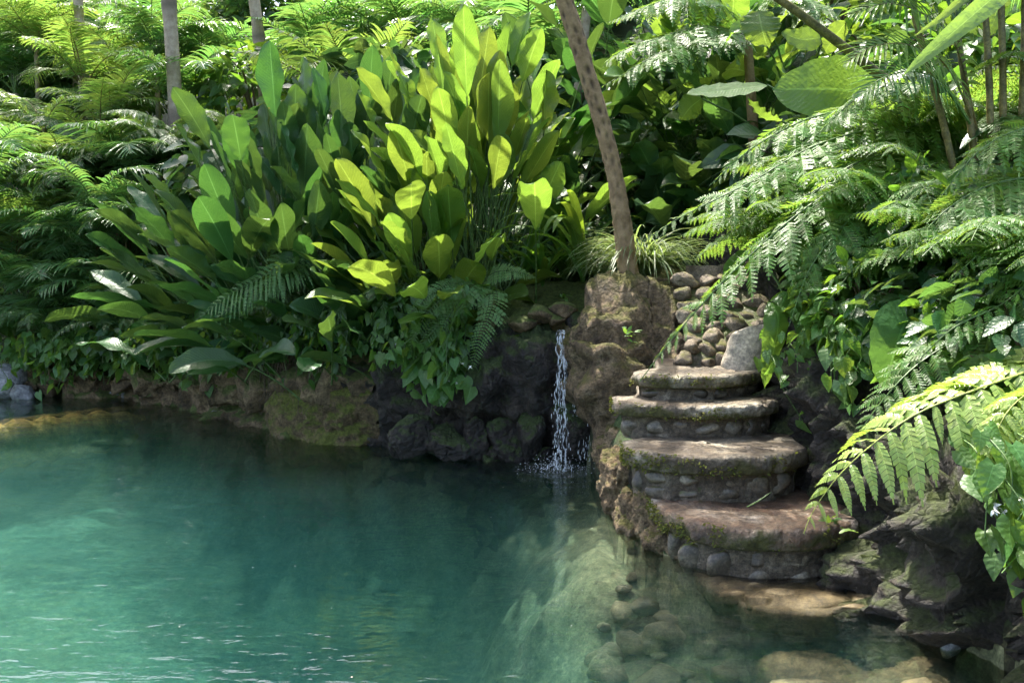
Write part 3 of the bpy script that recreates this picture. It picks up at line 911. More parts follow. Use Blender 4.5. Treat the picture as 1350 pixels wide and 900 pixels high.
def waterfall():
    r = np.random.RandomState(3)
    top = at(739, 436, 8.78)
    foot = np.array([FALL_FOOT[0], FALL_FOOT[1] + 0.02, 0.0])
    t = thing('waterfall', 'thin white waterfall dropping from the mossy ledge', 'waterfall', tuple(foot))
    m_ = MB()
    n = 60
    u = np.linspace(0, 1, n)
    for s in range(5):
        x0 = top[0] + r.normal() * 0.016
        P = np.zeros((n, 3))
        sp = r.normal() * 0.03
        P[:, 0] = x0 + (foot[0] + 0.02 - top[0] + sp) * u + 0.014 * np.sin(u * r.uniform(14, 30) + r.uniform(0, 6)) + 0.008 * np.sin(u * 60 + s)
        P[:, 1] = top[1] + (foot[1] - top[1]) * np.sqrt(u) + r.normal() * 0.012
        P[:, 2] = top[2] * (1 - u ** 1.0)
        rad = (0.012 - 0.005 * u) * (0.8 + 0.3 * np.abs(np.sin(u * r.uniform(8, 18) + s))) * (1 if s < 3 else .5)
        tube(m_, P - foot, rad, 6)
    link('stream', m_.mesh('stream', M['fall']), t)
    m_ = MB()
    v, f = ico(1)
    for i in range(170):
        q = r.rand() ** 0.8
        sp = 0.015 + 0.07 * q
        c = np.array([top[0] + (foot[0] + .02 - top[0]) * q + r.normal() * sp * .6, top[1] + (foot[1] - top[1]) * np.sqrt(q) + r.normal() * sp * .5, top[2] * (1 - q)])
        s_ = r.uniform(0.0016, 0.004)
        m_.add(v * np.array([s_, s_, s_ * r.uniform(2, 9)]) + c - foot, f)
    for i in range(420):
        a, d = r.uniform(0, 2 * pi), abs(r.normal()) * 0.13
        c = np.array([foot[0] + cos(a) * d * 1.5, foot[1] + sin(a) * d * .8, abs(r.normal()) * 0.09 * math.exp(-d * 3)])
        s_ = r.uniform(0.0015, 0.004)
        m_.add(v * s_ + c - foot, f)
    link('droplets', m_.mesh('droplets', M['drop']), t)
    # foam churned up at the foot
    m_ = MB()
    a = np.linspace(0, 2 * pi, 48, endpoint=False)
    rr_ = np.linspace(0.02, 1, 14)
    A, Rr = np.meshgrid(a, rr_, indexing='xy')
    V = np.stack([np.cos(A) * Rr * 0.40, np.sin(A) * Rr * 0.30, 0 * A], -1).reshape(-1, 3)
    V[:, 2] = 0.012 + np.maximum(0, (fbm(V * 22, 3, 4) + .25) * 0.07 * np.exp(-np.linalg.norm(V, axis=1) * 6.0))
    m_.add(V, grid_faces(14, 48, True))
    link('foam', m_.mesh('foam', M['foam']), t)
    # the thinner trickle to its right
    top2, foot2 = at(758, 468, 8.9), at(772, 612, 8.75)
    foot2[2] = 0
    t2 = thing('trickle', 'fine broken trickle of drops right of the waterfall', 'trickle', tuple(foot2))
    m_ = MB()
    for i in range(230):
        q = r.rand()
        lane = r.choice([-0.05, 0.0, 0.045])
        c = top2 * (1 - q) + foot2 * q + np.array([lane + r.normal() * 0.012, r.normal() * 0.02, 0])
        s_ = r.uniform(0.0014, 0.003)
        m_.add(v * np.array([s_, s_, s_ * r.uniform(3, 14)]) + c - foot2, f)
    link('droplets', m_.mesh('droplets', M['drop']), t2)


waterfall()
# ------------------------------------------------------------------ plant shapes


def arc(az, e0, e1, L, n=14, p=1.3, start=(0, 0, 0), twist=0.0):
    """a curve leaving 'start' towards azimuth az, its elevation going from e0 to e1 (degrees)"""
    t = np.linspace(0, 1, n)
    e = np.radians(e0 + (e1 - e0) * t ** p)
    a = np.radians(az) + twist * t
    d = np.stack([np.cos(a) * np.cos(e), np.sin(a) * np.cos(e), np.sin(e)], 1) * (L / (n - 1))
    P = np.vstack([[0, 0, 0], np.cumsum((d[:-1] + d[1:]) / 2, 0)])
    return P + np.asarray(start, float)


def prof_leaf(t, a=1.0, b=0.8):
    return np.sin(pi * np.clip(t, 0, 1) ** a) ** b


def blade(mb, P, Wd, lat=None, a=1.2, b=0.75, fold=0.25, wave=0.06, nw=5.0, ncross=9, mat=0, rng=RS, tip=0.0, heart=0.0, roll=0.0):
    """a broad leaf blade along P; Wd its full width; upper side faces away from the curve's inside"""
    n = len(P)
    T = tangents(P)
    if lat is None:
        h = P[-1] - P[0]
        h = np.array([h[0], h[1], 0])
        if np.linalg.norm(h) < 1e-4:
            h = np.array([1.0, 0, 0])
        lat = norm(np.cross(h, [0, 0, 1.0]))
    if roll:
        Nn0 = norm(np.cross(lat, T.mean(0)))
        lat = norm(lat * cos(roll) + Nn0 * sin(roll))
    B = norm(lat[None, :] - T * (T @ lat)[:, None])
    Nn = np.cross(B, T)
    t = np.linspace(0, 1, n)
    w = Wd * 0.5 * prof_leaf(0.02 + t * (0.98 - tip), a, b)
    c = np.linspace(-1, 1, ncross)
    ph = rng.uniform(0, 6, 2)
    V = np.zeros((n, ncross, 3))
    for j, cc in enumerate(c):
        wv = wave * Wd * np.sin(t * nw * 2 * pi + ph[0 if cc < 0 else 1]) * abs(cc) ** 2
        back = heart * Wd * np.abs(cc) * np.maximum(0, 1 - t * 4)
        V[:, j] = P + B * (w * cc)[:, None] + Nn * (np.abs(cc) * w * fold + wv)[:, None] - T * back[:, None]
    uv = np.stack(np.broadcast_arrays((c * .5 + .5)[None, :], t[:, None]), -1)
    mb.add(V, grid_faces(n, ncross), uv, mat)


def leaf_mesh(name, P, pf, Wd, mats, stalk=0.012, **kw):
    """stalk along the first pf of P, blade along the rest"""
    m_ = MB()
    n = len(P)
    k = max(1, int(pf * n))
    Q = spline(P[k:], 26)
    if pf > 0.02:
        tube(m_, resample(P[:k + 1], 7), np.linspace(stalk, stalk * 0.6, 7), 5, 1)
    blade(m_, Q, Wd, **kw)
    return m_.mesh(name, mats)


def pinnate(mb, P, Lp, start=0.12, npairs=24, sweep=0.35, droop=0.25, width=0.02, lobes=0, lobe_len=0.16, tipw=0.35, prof=(0.75, 0.75), vee=0.15, mat=0, rng=RS, jit=0.06, stalk=0.008, stalk_mat=1, lat=None, tipmin=0.0, lobe_drop=0.15):
    """a feather-shaped frond along P. lobes=0: strap leaflets (palm); lobes>0: each pinna cut into lobes (fern)"""
    n = len(P)
    Tn = tangents(P)
    if lat is None:
        h = P[-1] - P[0]
        lat = norm(np.cross(np.array([h[0], h[1], 0]) + 1e-6, [0, 0, 1.0]))
    tube(mb, P, np.linspace(stalk, stalk * 0.3, n), 5, stalk_mat)
    tt = start + (1 - start) * np.linspace(0, 1, npairs) ** 0.95
    rel = (tt - start) / (1 - start)
    pr = np.maximum(prof_leaf(0.10 + rel * 0.895, *prof), tipmin)
    idx = tt * (n - 1)
    base = np.stack([np.interp(idx, np.arange(n), P[:, k]) for k in range(3)], 1)
    tg = norm(np.stack([np.interp(idx, np.arange(n), Tn[:, k]) for k in range(3)], 1))
    bl = norm(lat[None, :] - tg * (tg @ lat)[:, None])
    up = np.cross(bl, tg)
    up *= np.sign(up[:, 2:3] + 1e-6) if abs(up[:, 2]).min() > 0.05 else 1
    for sd in (-1, 1):
        ll = Lp * pr * (1 + rng.normal(size=npairs) * jit * 1.3) * np.where(rng.uniform(size=npairs) < .05, .45, 1.0)
        sw = sweep * (0.7 + 0.8 * rel) + rng.normal(size=npairs) * jit * 0.6
        d = norm(bl * sd * np.cos(sw)[:, None] + tg * np.sin(sw)[:, None] + up * vee + rng.normal(size=(npairs, 3)) * jit * 0.4)
        dr = droop * (1 + rng.normal(size=npairs) * jit * 3)
        if lobes == 0:
            K = 6
            u = np.linspace(0, 1, K)
            C = base[:, None, :] + d[:, None, :] * (ll[:, None] * u)[:, :, None]
            C[:, :, 2] -= (dr * ll)[:, None] * u[None, :] ** 2
            wv = width * np.array([0.35, 0.95, 1.0, 0.8, 0.5, 0.05])
            across = norm(tg + 0.0 * d)
            nr = norm(np.cross(d, across))
            A = C + across[:, None, :] * wv[None, :, None] * 0.5 + nr[:, None, :] * wv[None, :, None] * 0.18 * sd
            Bq = C - across[:, None, :] * wv[None, :, None] * 0.5 + nr[:, None, :] * wv[None, :, None] * 0.18 * sd
            V = np.stack([A, C, Bq], 2)  # npairs,K,3,3
            f0 = grid_faces(K, 3)
            Fc = (f0[None] + (np.arange(npairs) * K * 3)[:, None, None]).reshape(-1, 4)
            uv = np.broadcast_to(np.stack(np.broadcast_arrays(np.array([0, .5, 1.])[None, :], u[:, None]), -1)[None], (npairs, K, 3, 2))
            mb.add(V, Fc, uv, mat)
        else:
            K = lobes
            u = np.linspace(0.02, 1, K + 1)
            C = base[:, None, :] + d[:, None, :] * (ll[:, None] * u)[:, :, None]
            C[:, :, 2] -= (dr * ll)[:, None] * u[None, :] ** 2
            seg = C[:, 1:] - C[:, :-1]
            dl = norm(seg)
            across = norm(tg[:, None, :] - dl * np.sum(tg[:, None, :] * dl, -1, keepdims=True))
            pl = lobe_len * ll[:, None] * np.clip(np.sin(pi * (0.16 + 0.84 * np.linspace(0, 1, K)) ** 0.9), 0.06, 1) ** 0.8
            for s2 in (-1, 1):
                across = norm(across + np.cross(dl, across) * (rng.normal(size=(npairs, 1, 1)) * .28 + rng.normal(size=(npairs, K, 1)) * .12))
                m0, m1 = C[:, :-1], C[:, :-1] + seg * 0.92
                tipc = (m0 + m1) * 0.5 + across * s2 * pl[:, :, None] + dl * pl[:, :, None] * 0.42
                tipc[:, :, 2] -= pl * lobe_drop
                hw = seg * tipw * 0.5
                V = np.stack([m0, m1, tipc + hw, tipc - hw], 2)
                cnt = npairs * K
                Fc = np.arange(cnt * 4).reshape(cnt, 4)
                uvq = np.array([[.5, 0], [.5, 1], [1., .6], [1., .4]])
                mb.add(V, Fc, np.broadcast_to(uvq, (npairs, K, 4, 2)), mat)


def scatter(mb, C, D, Lf, Wf, mat=0, rng=RS, upness=1.0, bend=0.35, heart=False):
    """N small leaves at points C pointing along D"""
    N = len(C)
    D = norm(D)
    Lf = np.full(N, Lf) if np.isscalar(Lf) else Lf
    up = norm(np.array([0, 0, 1.0]) * upness + rng.normal(size=(N, 3)) * 0.5)
    B = norm(np.cross(D, up))
    Nn = np.cross(B, D)
    if heart:
        tv, wv = np.array([0.0, .12, .35, .65, 1.0]), np.array([.55, .95, 1., .62, .04])
    else:
        tv, wv = np.array([0.0, .2, .45, .75, 1.0]), np.array([.10, .75, 1., .65, .03])
    K = len(tv)
    Wl = Lf * Wf
    V = np.zeros((N, K, 3, 3))
    for j, c in enumerate((-1, 0, 1)):
        bk = -0.16 * Lf * (abs(c)) if heart else 0 * Lf
        for k in range(K):
            off = Lf * tv[k] + (bk if k == 0 else 0)
            V[:, k, j] = C + D * off[:, None] + B * (c * wv[k] * Wl * 0.5)[:, None] + Nn * (abs(c) * wv[k] * Wl * 0.14 - bend * Lf * tv[k] ** 2)[:, None]
    f0 = grid_faces(K, 3)
    Fc = (f0[None] + (np.arange(N) * K * 3)[:, None, None]).reshape(-1, 4)
    uv = np.broadcast_to(np.stack(np.broadcast_arrays(np.array([0, .5, 1.])[None, :], tv[:, None]), -1)[None], (N, K, 3, 2))
    mb.add(V, Fc, uv, mat)


for Cm, Dm, i in DEFER_MOSS:
    ms = MB()
    scatter(ms, Cm, Dm, np.random.RandomState(i).uniform(.010, .026, len(Cm)), .7, 0, RS)
    tag(link('moss', ms.mesh('moss', M['moss']), TREADS[i]), kind='stuff')


# ---------------------------------------------------- libraries of shared meshes
LIB = {}


def lib(key, k, make):
    if key not in LIB:
        LIB[key] = [make(i) for i in range(k)]
    return LIB[key]


def fern_mesh(i, L=1.0, mats=None, e=None, npairs=26, lobes=12, Lp=0.2, name='frond', **kw):
    r = np.random.RandomState(100 + i)
    e0, e1 = e if e else (r.uniform(35, 60), r.uniform(-50, -15))
    P = arc(90, e0, e1, L, 20, 1.2, twist=r.uniform(-.2, .2))
    m_ = MB()
    pinnate(m_, P, Lp * L, 0.14, npairs, 0.3, 0.55, 0.02, lobes, 0.17, 0.4, (0.62, 0.8), 0.05, 0, r, 0.06, 0.007 * L)
    return m_.mesh(name, mats, False)


def palm_mesh(i, L=1.0, mats=None, e=None, npairs=30, Lp=0.36, width=0.025, droop=0.5, name='frond'):
    r = np.random.RandomState(200 + i)
    e0, e1 = e if e else (r.uniform(62, 86), r.uniform(-40, 10))
    P = arc(90, e0, e1, L, 20, 1.25, twist=r.uniform(-.25, .25))
    m_ = MB()
    pinnate(m_, P, Lp * L, 0.22, npairs, 0.55, droop, width * L, 0, prof=(0.8, 0.6), vee=0.28, mat=0, rng=r, jit=0.07, stalk=0.009 * L)
    return m_.mesh(name, mats, False)


def fan(name, label, cat, base, meshes, n, scale=(0.8, 1.2), az=(0, 360), tiltx=0.0, group=None, part='frond', rng=RS, stemmed=None, zspread=0.0, jitter=0.08):
    """a plant whose fronds radiate from one crown; each frond is a part"""
    t = thing(name, label, cat, tuple(base), group)
    for i in range(n):
        a = az[0] + (az[1] - az[0]) * (i + 0.5 + rng.uniform(-.35, .35)) / n
        me = dead_fr[rng.randint(2)] if (rng.rand() < .07 and part == 'frond') else meshes[rng.randint(len(meshes))]
        s = rng.uniform(*scale)
        link(part, me, t, (rng.normal() * jitter * .4, rng.normal() * jitter * .4, (stemmed or 0) + rng.uniform(-zspread, zspread)),
             (radians(rng.uniform(-6, 6) + tiltx), radians(rng.uniform(-10, 10)), radians(a - 90)), s)
    return t


def broad_clump(name, label, cat, base, n, H, Lb, Wb, mat, group=None, seed=0, az=(0, 360), up=(84, 58), drop=(70, -10), petiole=(0.5, 0.35), spread=0.25, wave=0.06, fold=0.32, a=1.3, b=0.68, H0=0.55, fwd_bias=0.0):
    """broad-leaved clump: inner leaves stand, outer ones lean out and droop; each leaf is a part"""
    r = np.random.RandomState(seed)
    t = thing(name, label, cat, tuple(base), group)
    for i in range(n):
        q = ((i + 0.5) / n) ** 0.85
        A = az[0] + (az[1] - az[0]) * ((i * 0.618034) % 1.0) + r.uniform(-14, 14)
        L = H * (1.0 - (1 - H0) * q) * r.uniform(0.85, 1.12)
        lb = Lb * r.uniform(0.75, 1.15)
        pf = max(0.15, 1 - lb / L)
        e0 = up[0] + (up[1] - up[0]) * q + r.uniform(-6, 6)
        e1 = drop[0] + (drop[1] - drop[0]) * q ** 1.3 + r.uniform(-14, 14)
        st = (r.normal() * spread * .5 * (0.4 + q), r.normal() * spread * .5 * (0.4 + q), 0)
        P = arc(A, e0, e1, L, 24, 1.7, twist=r.uniform(-.25, .25))
        me = leaf_mesh('leaf', P, pf, Wb * r.uniform(.8, 1.15) * (lb / Lb) ** .5, [mat, M['stalk']], 0.011, a=a, b=b, fold=fold * r.uniform(.4, 1.5), wave=wave * r.uniform(.5, 1.6), nw=r.uniform(1.2, 3.6), rng=r, roll=r.uniform(-.85, .85))
        link('leaf', me, t, st)
    return t


def shrub_mesh(i, R=(0.5, 0.5, 0.4), N=260, Lf=0.12, Wf=0.55, mat=None, heart=False, hang=0.4, name='foliage', bend=0.3):
    r = np.random.RandomState(400 + i)
    v = norm(r.normal(size=(N, 3)))
    v[:, 2] = np.abs(v[:, 2]) * 1.2 - 0.25
    rad = r.uniform(0.45, 1.0, N) ** 0.6
    lump = 1 + 0.35 * fbm(v * 1.8 + i * 7, 3, i)
    C = v * rad[:, None] * lump[:, None] * np.array(R)
    D = norm(v * np.array([1, 1, .5]) + r.normal(size=(N, 3)) * 0.45 - np.array([0, 0, hang]))
    m_ = MB()
    scatter(m_, C, D, Lf * r.uniform(.6, 1.3, N), Wf, 0, r, 1.0, bend, heart)
    # a few stems holding it up
    for k in range(7):
        a = r.uniform(0, 6.28)
        e = np.array([cos(a) * R[0] * .8, sin(a) * R[1] * .8, R[2] * r.uniform(.2, .9)])
        tube(m_, np.array([[0, 0, -R[2] * .6], e * .45 + [0, 0, .05], e]), [0.012, .008, .004], 4, 1)
    return m_.mesh(name, [mat, M['stalk_brown']])


def bush(name, label, cat, base, meshes, scale=1.0, group=None, rng=RS):
    t = thing(name, label, cat, tuple(base), group)
    link('foliage', meshes[rng.randint(len(meshes))], t, (0, 0, 0), (0, 0, rng.uniform(0, 6.28)), scale)
    return t


def vine_curtain(name, label, path_px, Y, drop, N, Lf, mat, seed, group=None, heart=True, out=0.12, cat='vine', flowers=0):
    """leaves on runners hanging over an edge; path_px is the edge, drop its hanging length in metres"""
    r = np.random.RandomState(seed)
    E = np.array([at(px, py, yy) for px, py, yy in path_px])
    E = spline(E, 40)
    base = E[len(E) // 2].copy()
    t = thing(name, label, cat, tuple(base), group)
    m_, ms = MB(), MB()
    nrun = max(5, N // 10)
    for k in range(nrun):
        e = E[r.randint(40)] + r.normal(size=3) * np.array([.06, .08, .05])
        ln = drop * r.uniform(0.35, 1.0)
        P = np.array([e + [0, .15, .03], e, e + [r.normal() * .05, -out * .7, -ln * .35], e + [r.normal() * .1, -out * 1.0, -ln]])
        P = spline(P, 24)
        tube(ms, P - base, 0.004, 4)
        m = N // nrun
        u = r.uniform(0, 1, m)
        C = np.stack([np.interp(u * 23, np.arange(24), P[:, j]) for j in range(3)], 1) + r.normal(size=(m, 3)) * .035
        a = r.uniform(-2.6, -0.5, m)
        D = np.stack([np.cos(a), np.sin(a), -r.uniform(.4, 1.6, m)], 1)
        B_ = D.copy()
        scatter(m_, C - base, D, Lf * r.uniform(.55, 1.25, m), 0.8 if heart else 0.5, 0, r, 0.55, 0.25, heart)
    link('foliage', m_.mesh('foliage', mat), t)
    link('runner', ms.mesh('runner', M['stalk']), t)
    if flowers:
        for k in range(flowers):
            mf = MB()
            c = E[r.randint(40)] + np.array([r.normal() * .05, -out - .05, -drop * r.uniform(.25, .6)]) - base
            D = norm(r.normal(size=(5, 3)) - np.array([0, 1.0, 0]))
            scatter(mf, np.repeat(c[None], 5, 0), D, 0.028, 0.5, 0, r)
            link('flower', mf.mesh('flower', M['white']), t)
    return t


def cane(mb, P, r0, r1, ring=0.12, sides=8):
    Q = resample(P, 60)
    L = np.linalg.norm(np.diff(Q, axis=0), axis=1).sum()
    ph = np.linspace(0, L, 60) / ring
    k = np.exp(-((ph % 1 - .5) / .09) ** 2)
    R = np.linspace(r0, r1, 60) * (1 + .16 * k)
    tube(mb, Q, R, sides, 0, np.repeat(k, sides))


MF = [M['fern'], M['stalk']]
MFG = [M['fern_glossy'], M['stalk']]
MP = [M['palm'], M['stalk']]
MPY = [M['palm_yellow'], M['cane']]
tree_fern = lib('treefern', 4, lambda i: fern_mesh(i, 1.0, MF, (46 - 6 * i, -38 - 9 * i), 34, 12, 0.22))
glossy_fern = lib('glossyfern', 4, lambda i: fern_mesh(20 + i, 1.0, MFG, (34 - 7 * i, -20 - 9 * i), 24, 13, 0.26))
dead_fr = lib('dead', 2, lambda i: fern_mesh(60 + i, .8, [M['dead'], M['stalk_brown']], (10, -75), 22, 8, 0.16))
small_fern = lib('smallfern', 4, lambda i: fern_mesh(40 + i, 1.0, MF, (55 - 8 * i, -50 - 6 * i), 26, 6, 0.15))
palm_fr = lib('palm', 4, lambda i: palm_mesh(i, 1.0, MP))
palmy_fr = lib('palmy', 3, lambda i: palm_mesh(10 + i, 1.0, MPY))
palm_flat = lib('palmflat', 3, lambda i: palm_mesh(20 + i, 1.0, MP, (30 - 8 * i, -30), 30, 0.3, 0.026, 0.25))
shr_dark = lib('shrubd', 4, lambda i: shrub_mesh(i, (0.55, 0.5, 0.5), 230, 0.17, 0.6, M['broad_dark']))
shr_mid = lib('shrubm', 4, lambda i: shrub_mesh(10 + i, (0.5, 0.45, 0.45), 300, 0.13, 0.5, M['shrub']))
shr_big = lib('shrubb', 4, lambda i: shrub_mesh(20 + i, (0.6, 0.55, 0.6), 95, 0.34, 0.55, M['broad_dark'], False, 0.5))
shr_heart = lib('shrubh', 4, lambda i: shrub_mesh(30 + i, (0.45, 0.4, 0.35), 190, 0.13, 0.85, M['vine'], True, 0.7))
crown_m = lib('crown', 4, lambda i: shrub_mesh(50 + i, (1.5, 1.5, 1.1), 2600, 0.17, 0.42, M['tree'], False, 0.3, 'crown'))


def on(px, Y, py=330):
    x = at(px, py, Y)[0]
    return np.array([x, Y, gz(x, Y)])


# ---------------------------------------------------- the two big broad-leaved clumps and their neighbours
G = 'broad-leaved clumps on the bank'
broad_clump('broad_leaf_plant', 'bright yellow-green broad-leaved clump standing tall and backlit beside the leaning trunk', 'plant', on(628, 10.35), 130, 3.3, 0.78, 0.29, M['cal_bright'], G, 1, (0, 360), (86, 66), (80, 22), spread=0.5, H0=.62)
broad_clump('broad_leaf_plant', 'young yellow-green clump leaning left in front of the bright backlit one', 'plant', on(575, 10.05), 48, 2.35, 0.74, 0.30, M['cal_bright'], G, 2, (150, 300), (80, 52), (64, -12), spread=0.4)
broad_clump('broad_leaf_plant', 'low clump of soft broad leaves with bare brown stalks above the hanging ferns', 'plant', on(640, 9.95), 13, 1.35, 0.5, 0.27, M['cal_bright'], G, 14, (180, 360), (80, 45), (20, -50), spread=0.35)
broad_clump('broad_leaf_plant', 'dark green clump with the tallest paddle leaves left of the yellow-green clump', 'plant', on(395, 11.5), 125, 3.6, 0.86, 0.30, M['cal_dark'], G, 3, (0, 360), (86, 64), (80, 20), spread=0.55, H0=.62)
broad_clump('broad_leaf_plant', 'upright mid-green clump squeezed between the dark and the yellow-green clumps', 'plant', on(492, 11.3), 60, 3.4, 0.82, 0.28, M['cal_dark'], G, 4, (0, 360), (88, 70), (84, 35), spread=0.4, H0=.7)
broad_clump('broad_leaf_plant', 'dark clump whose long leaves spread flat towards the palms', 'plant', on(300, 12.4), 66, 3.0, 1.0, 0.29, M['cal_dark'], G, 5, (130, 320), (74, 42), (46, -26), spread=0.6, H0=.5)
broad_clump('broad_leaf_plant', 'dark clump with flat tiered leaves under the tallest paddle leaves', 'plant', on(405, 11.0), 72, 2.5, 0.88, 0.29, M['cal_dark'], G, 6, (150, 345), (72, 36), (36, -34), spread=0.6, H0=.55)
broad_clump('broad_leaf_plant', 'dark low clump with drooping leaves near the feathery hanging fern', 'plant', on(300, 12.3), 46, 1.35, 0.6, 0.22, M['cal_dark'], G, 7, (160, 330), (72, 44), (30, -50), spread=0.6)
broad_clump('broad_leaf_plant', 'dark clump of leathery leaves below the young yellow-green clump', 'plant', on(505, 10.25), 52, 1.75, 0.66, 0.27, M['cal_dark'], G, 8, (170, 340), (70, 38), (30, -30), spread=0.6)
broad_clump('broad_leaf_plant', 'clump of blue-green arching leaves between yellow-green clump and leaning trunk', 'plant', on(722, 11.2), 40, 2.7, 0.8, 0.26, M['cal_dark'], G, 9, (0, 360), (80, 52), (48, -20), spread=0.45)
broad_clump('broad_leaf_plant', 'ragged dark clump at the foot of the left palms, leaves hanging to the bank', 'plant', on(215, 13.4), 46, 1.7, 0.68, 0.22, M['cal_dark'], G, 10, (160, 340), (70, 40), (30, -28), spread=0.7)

# broad leaves in the gully right of the trunk
G = 'broad-leaved plants in the shady gully'
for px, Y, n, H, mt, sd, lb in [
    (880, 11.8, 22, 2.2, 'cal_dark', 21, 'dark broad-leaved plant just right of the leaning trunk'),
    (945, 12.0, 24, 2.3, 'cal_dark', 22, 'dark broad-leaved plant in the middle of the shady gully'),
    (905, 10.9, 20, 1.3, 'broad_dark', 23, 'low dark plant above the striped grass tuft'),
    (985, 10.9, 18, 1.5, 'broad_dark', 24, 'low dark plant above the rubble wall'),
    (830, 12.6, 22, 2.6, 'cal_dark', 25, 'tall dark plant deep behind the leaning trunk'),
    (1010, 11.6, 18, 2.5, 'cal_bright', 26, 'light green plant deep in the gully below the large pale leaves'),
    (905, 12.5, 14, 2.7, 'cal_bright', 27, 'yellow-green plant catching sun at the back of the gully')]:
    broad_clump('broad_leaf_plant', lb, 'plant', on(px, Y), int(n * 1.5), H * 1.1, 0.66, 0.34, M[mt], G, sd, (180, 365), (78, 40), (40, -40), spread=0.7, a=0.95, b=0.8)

# ---------------------------------------------------- big single leaves on the right


def big_leaf_plant(name, label, cat, base, leaves, mat, sd):
    """leaves given by (root, mid, tip) points and a width"""
    r = np.random.RandomState(sd)
    t = thing(name, label, cat, tuple(base))
    b = np.asarray(base, float)
    for root, mid, tip, Wd, kw in leaves:
        m_ = MB()
        Q = spline(np.array([root, mid, tip]) - b, 16)
        st = spline(np.array([np.zeros(3), (Q[0]) * np.array([.5, .5, .75]), Q[0]]), 10)
        tube(m_, st, np.linspace(.016, .009, 10), 6, 1)
        blade(m_, Q, Wd, rng=r, **kw)
        link('leaf', m_.mesh('leaf', [mat, M['stalk']]), t)
    return t


base = on(1150, 9.2)
V3 = lambda *a: np.array(a, float)
big_leaf_plant('banana_plant', 'large banana-like plant with a huge sunlit leaf over the ferns', 'plant', base, [
    (at(1185, 128, 8.3), at(1100, 118, 8.2), at(1018, 118, 8.4), 0.60, dict(a=.95, b=.6, lat=norm(V3(0.05, .3, 1)), fold=.1, wave=.03)),
    (at(1030, 160, 8.8), at(1005, 155, 8.8), at(985, 130, 8.8), 0.3, dict(a=.9, b=.7, fold=.2)),
    (at(1010, 112, 8.6), at(955, 120, 8.4), at(905, 124, 8.2), 0.28, dict(a=.95, b=.7, lat=norm(V3(0.0, .84, .5)), fold=.06, wave=.03)),
], M['cal_bright'], 3)
big_leaf_plant('pale_leaf_plant', 'plant with three big pale yellow-green leaves at the top of the gully', 'plant', on(1060, 10.2), [
    (at(1000, 15, 9.4), at(1005, 40, 9.3), at(1012, 62, 9.3), 0.40, dict(a=.75, b=.6, lat=V3(1, 0, 0), fold=.05)),
    (at(1082, 50, 9.4), at(1055, 52, 9.3), at(1030, 42, 9.3), 0.24, dict(a=.8, b=.7, lat=norm(V3(.2, .3, 1)), fold=.1)),
    (at(1115, 30, 9.3), at(1100, 50, 9.3), at(1085, 72, 9.3), 0.24, dict(a=.8, b=.7, lat=norm(V3(1, .2, .5)), fold=.1)),
    (at(990, 30, 9.5), at(970, 40, 9.5), at(955, 60, 9.5), 0.16, dict(a=.8, b=.7, lat=norm(V3(.6, .2, .8)), fold=.1)),
    (at(925, 130, 9.6), at(910, 142, 9.6), at(898, 158, 9.6), 0.28, dict(a=.8, b=.7, lat=norm(V3(1, .2, .3)), fold=.1)),
], M['cal_bright'], 4)
big_leaf_plant('elephant_ear', 'elephant ear with one large heart-shaped dark leaf above the lava wall', 'plant', on(1235, 6.4), [
    (at(1196, 418, 5.75), at(1183, 452, 5.65), at(1165, 512, 5.7), 0.36, dict(a=.62, b=.7, lat=norm(V3(1, .25, -.15)), fold=.16, heart=.3, wave=.03)),
    (at(1240, 428, 5.9), at(1248, 455, 5.9), at(1245, 500, 5.9), 0.22, dict(a=.62, b=.7, lat=norm(V3(1, -.25, 0)), fold=.16, heart=.3)),
], M['broad_dark'], 5)
big_leaf_plant('elephant_ear', 'elephant ear with a bright ribbed leaf hanging beside the top step', 'plant', on(1075, 7.6), [
    (at(1018, 398, 7.0), at(1026, 430, 6.85), at(1008, 512, 6.9), 0.20, dict(a=.7, b=.7, lat=norm(V3(1, .3, .1)), fold=.35, wave=.05)),
    (at(1038, 385, 7.1), at(1018, 425, 6.95), at(1000, 448, 6.95), 0.17, dict(a=.7, b=.7, lat=norm(V3(.8, .3, .5)), fold=.3)),
    (at(1055, 400, 7.0), at(1062, 440, 6.9), at(1066, 475, 6.9), 0.14, dict(a=.7, b=.7, lat=norm(V3(1, .2, 0)), fold=.2)),
    (at(980, 330, 7.9), at(965, 355, 7.8), at(955, 385, 7.8), 0.14, dict(a=.8, b=.7, lat=norm(V3(1, .2, .3)), fold=.25)),
], M['vine'], 6)

# ---------------------------------------------------- leaning trunk with its fern crown (crown above the picture)


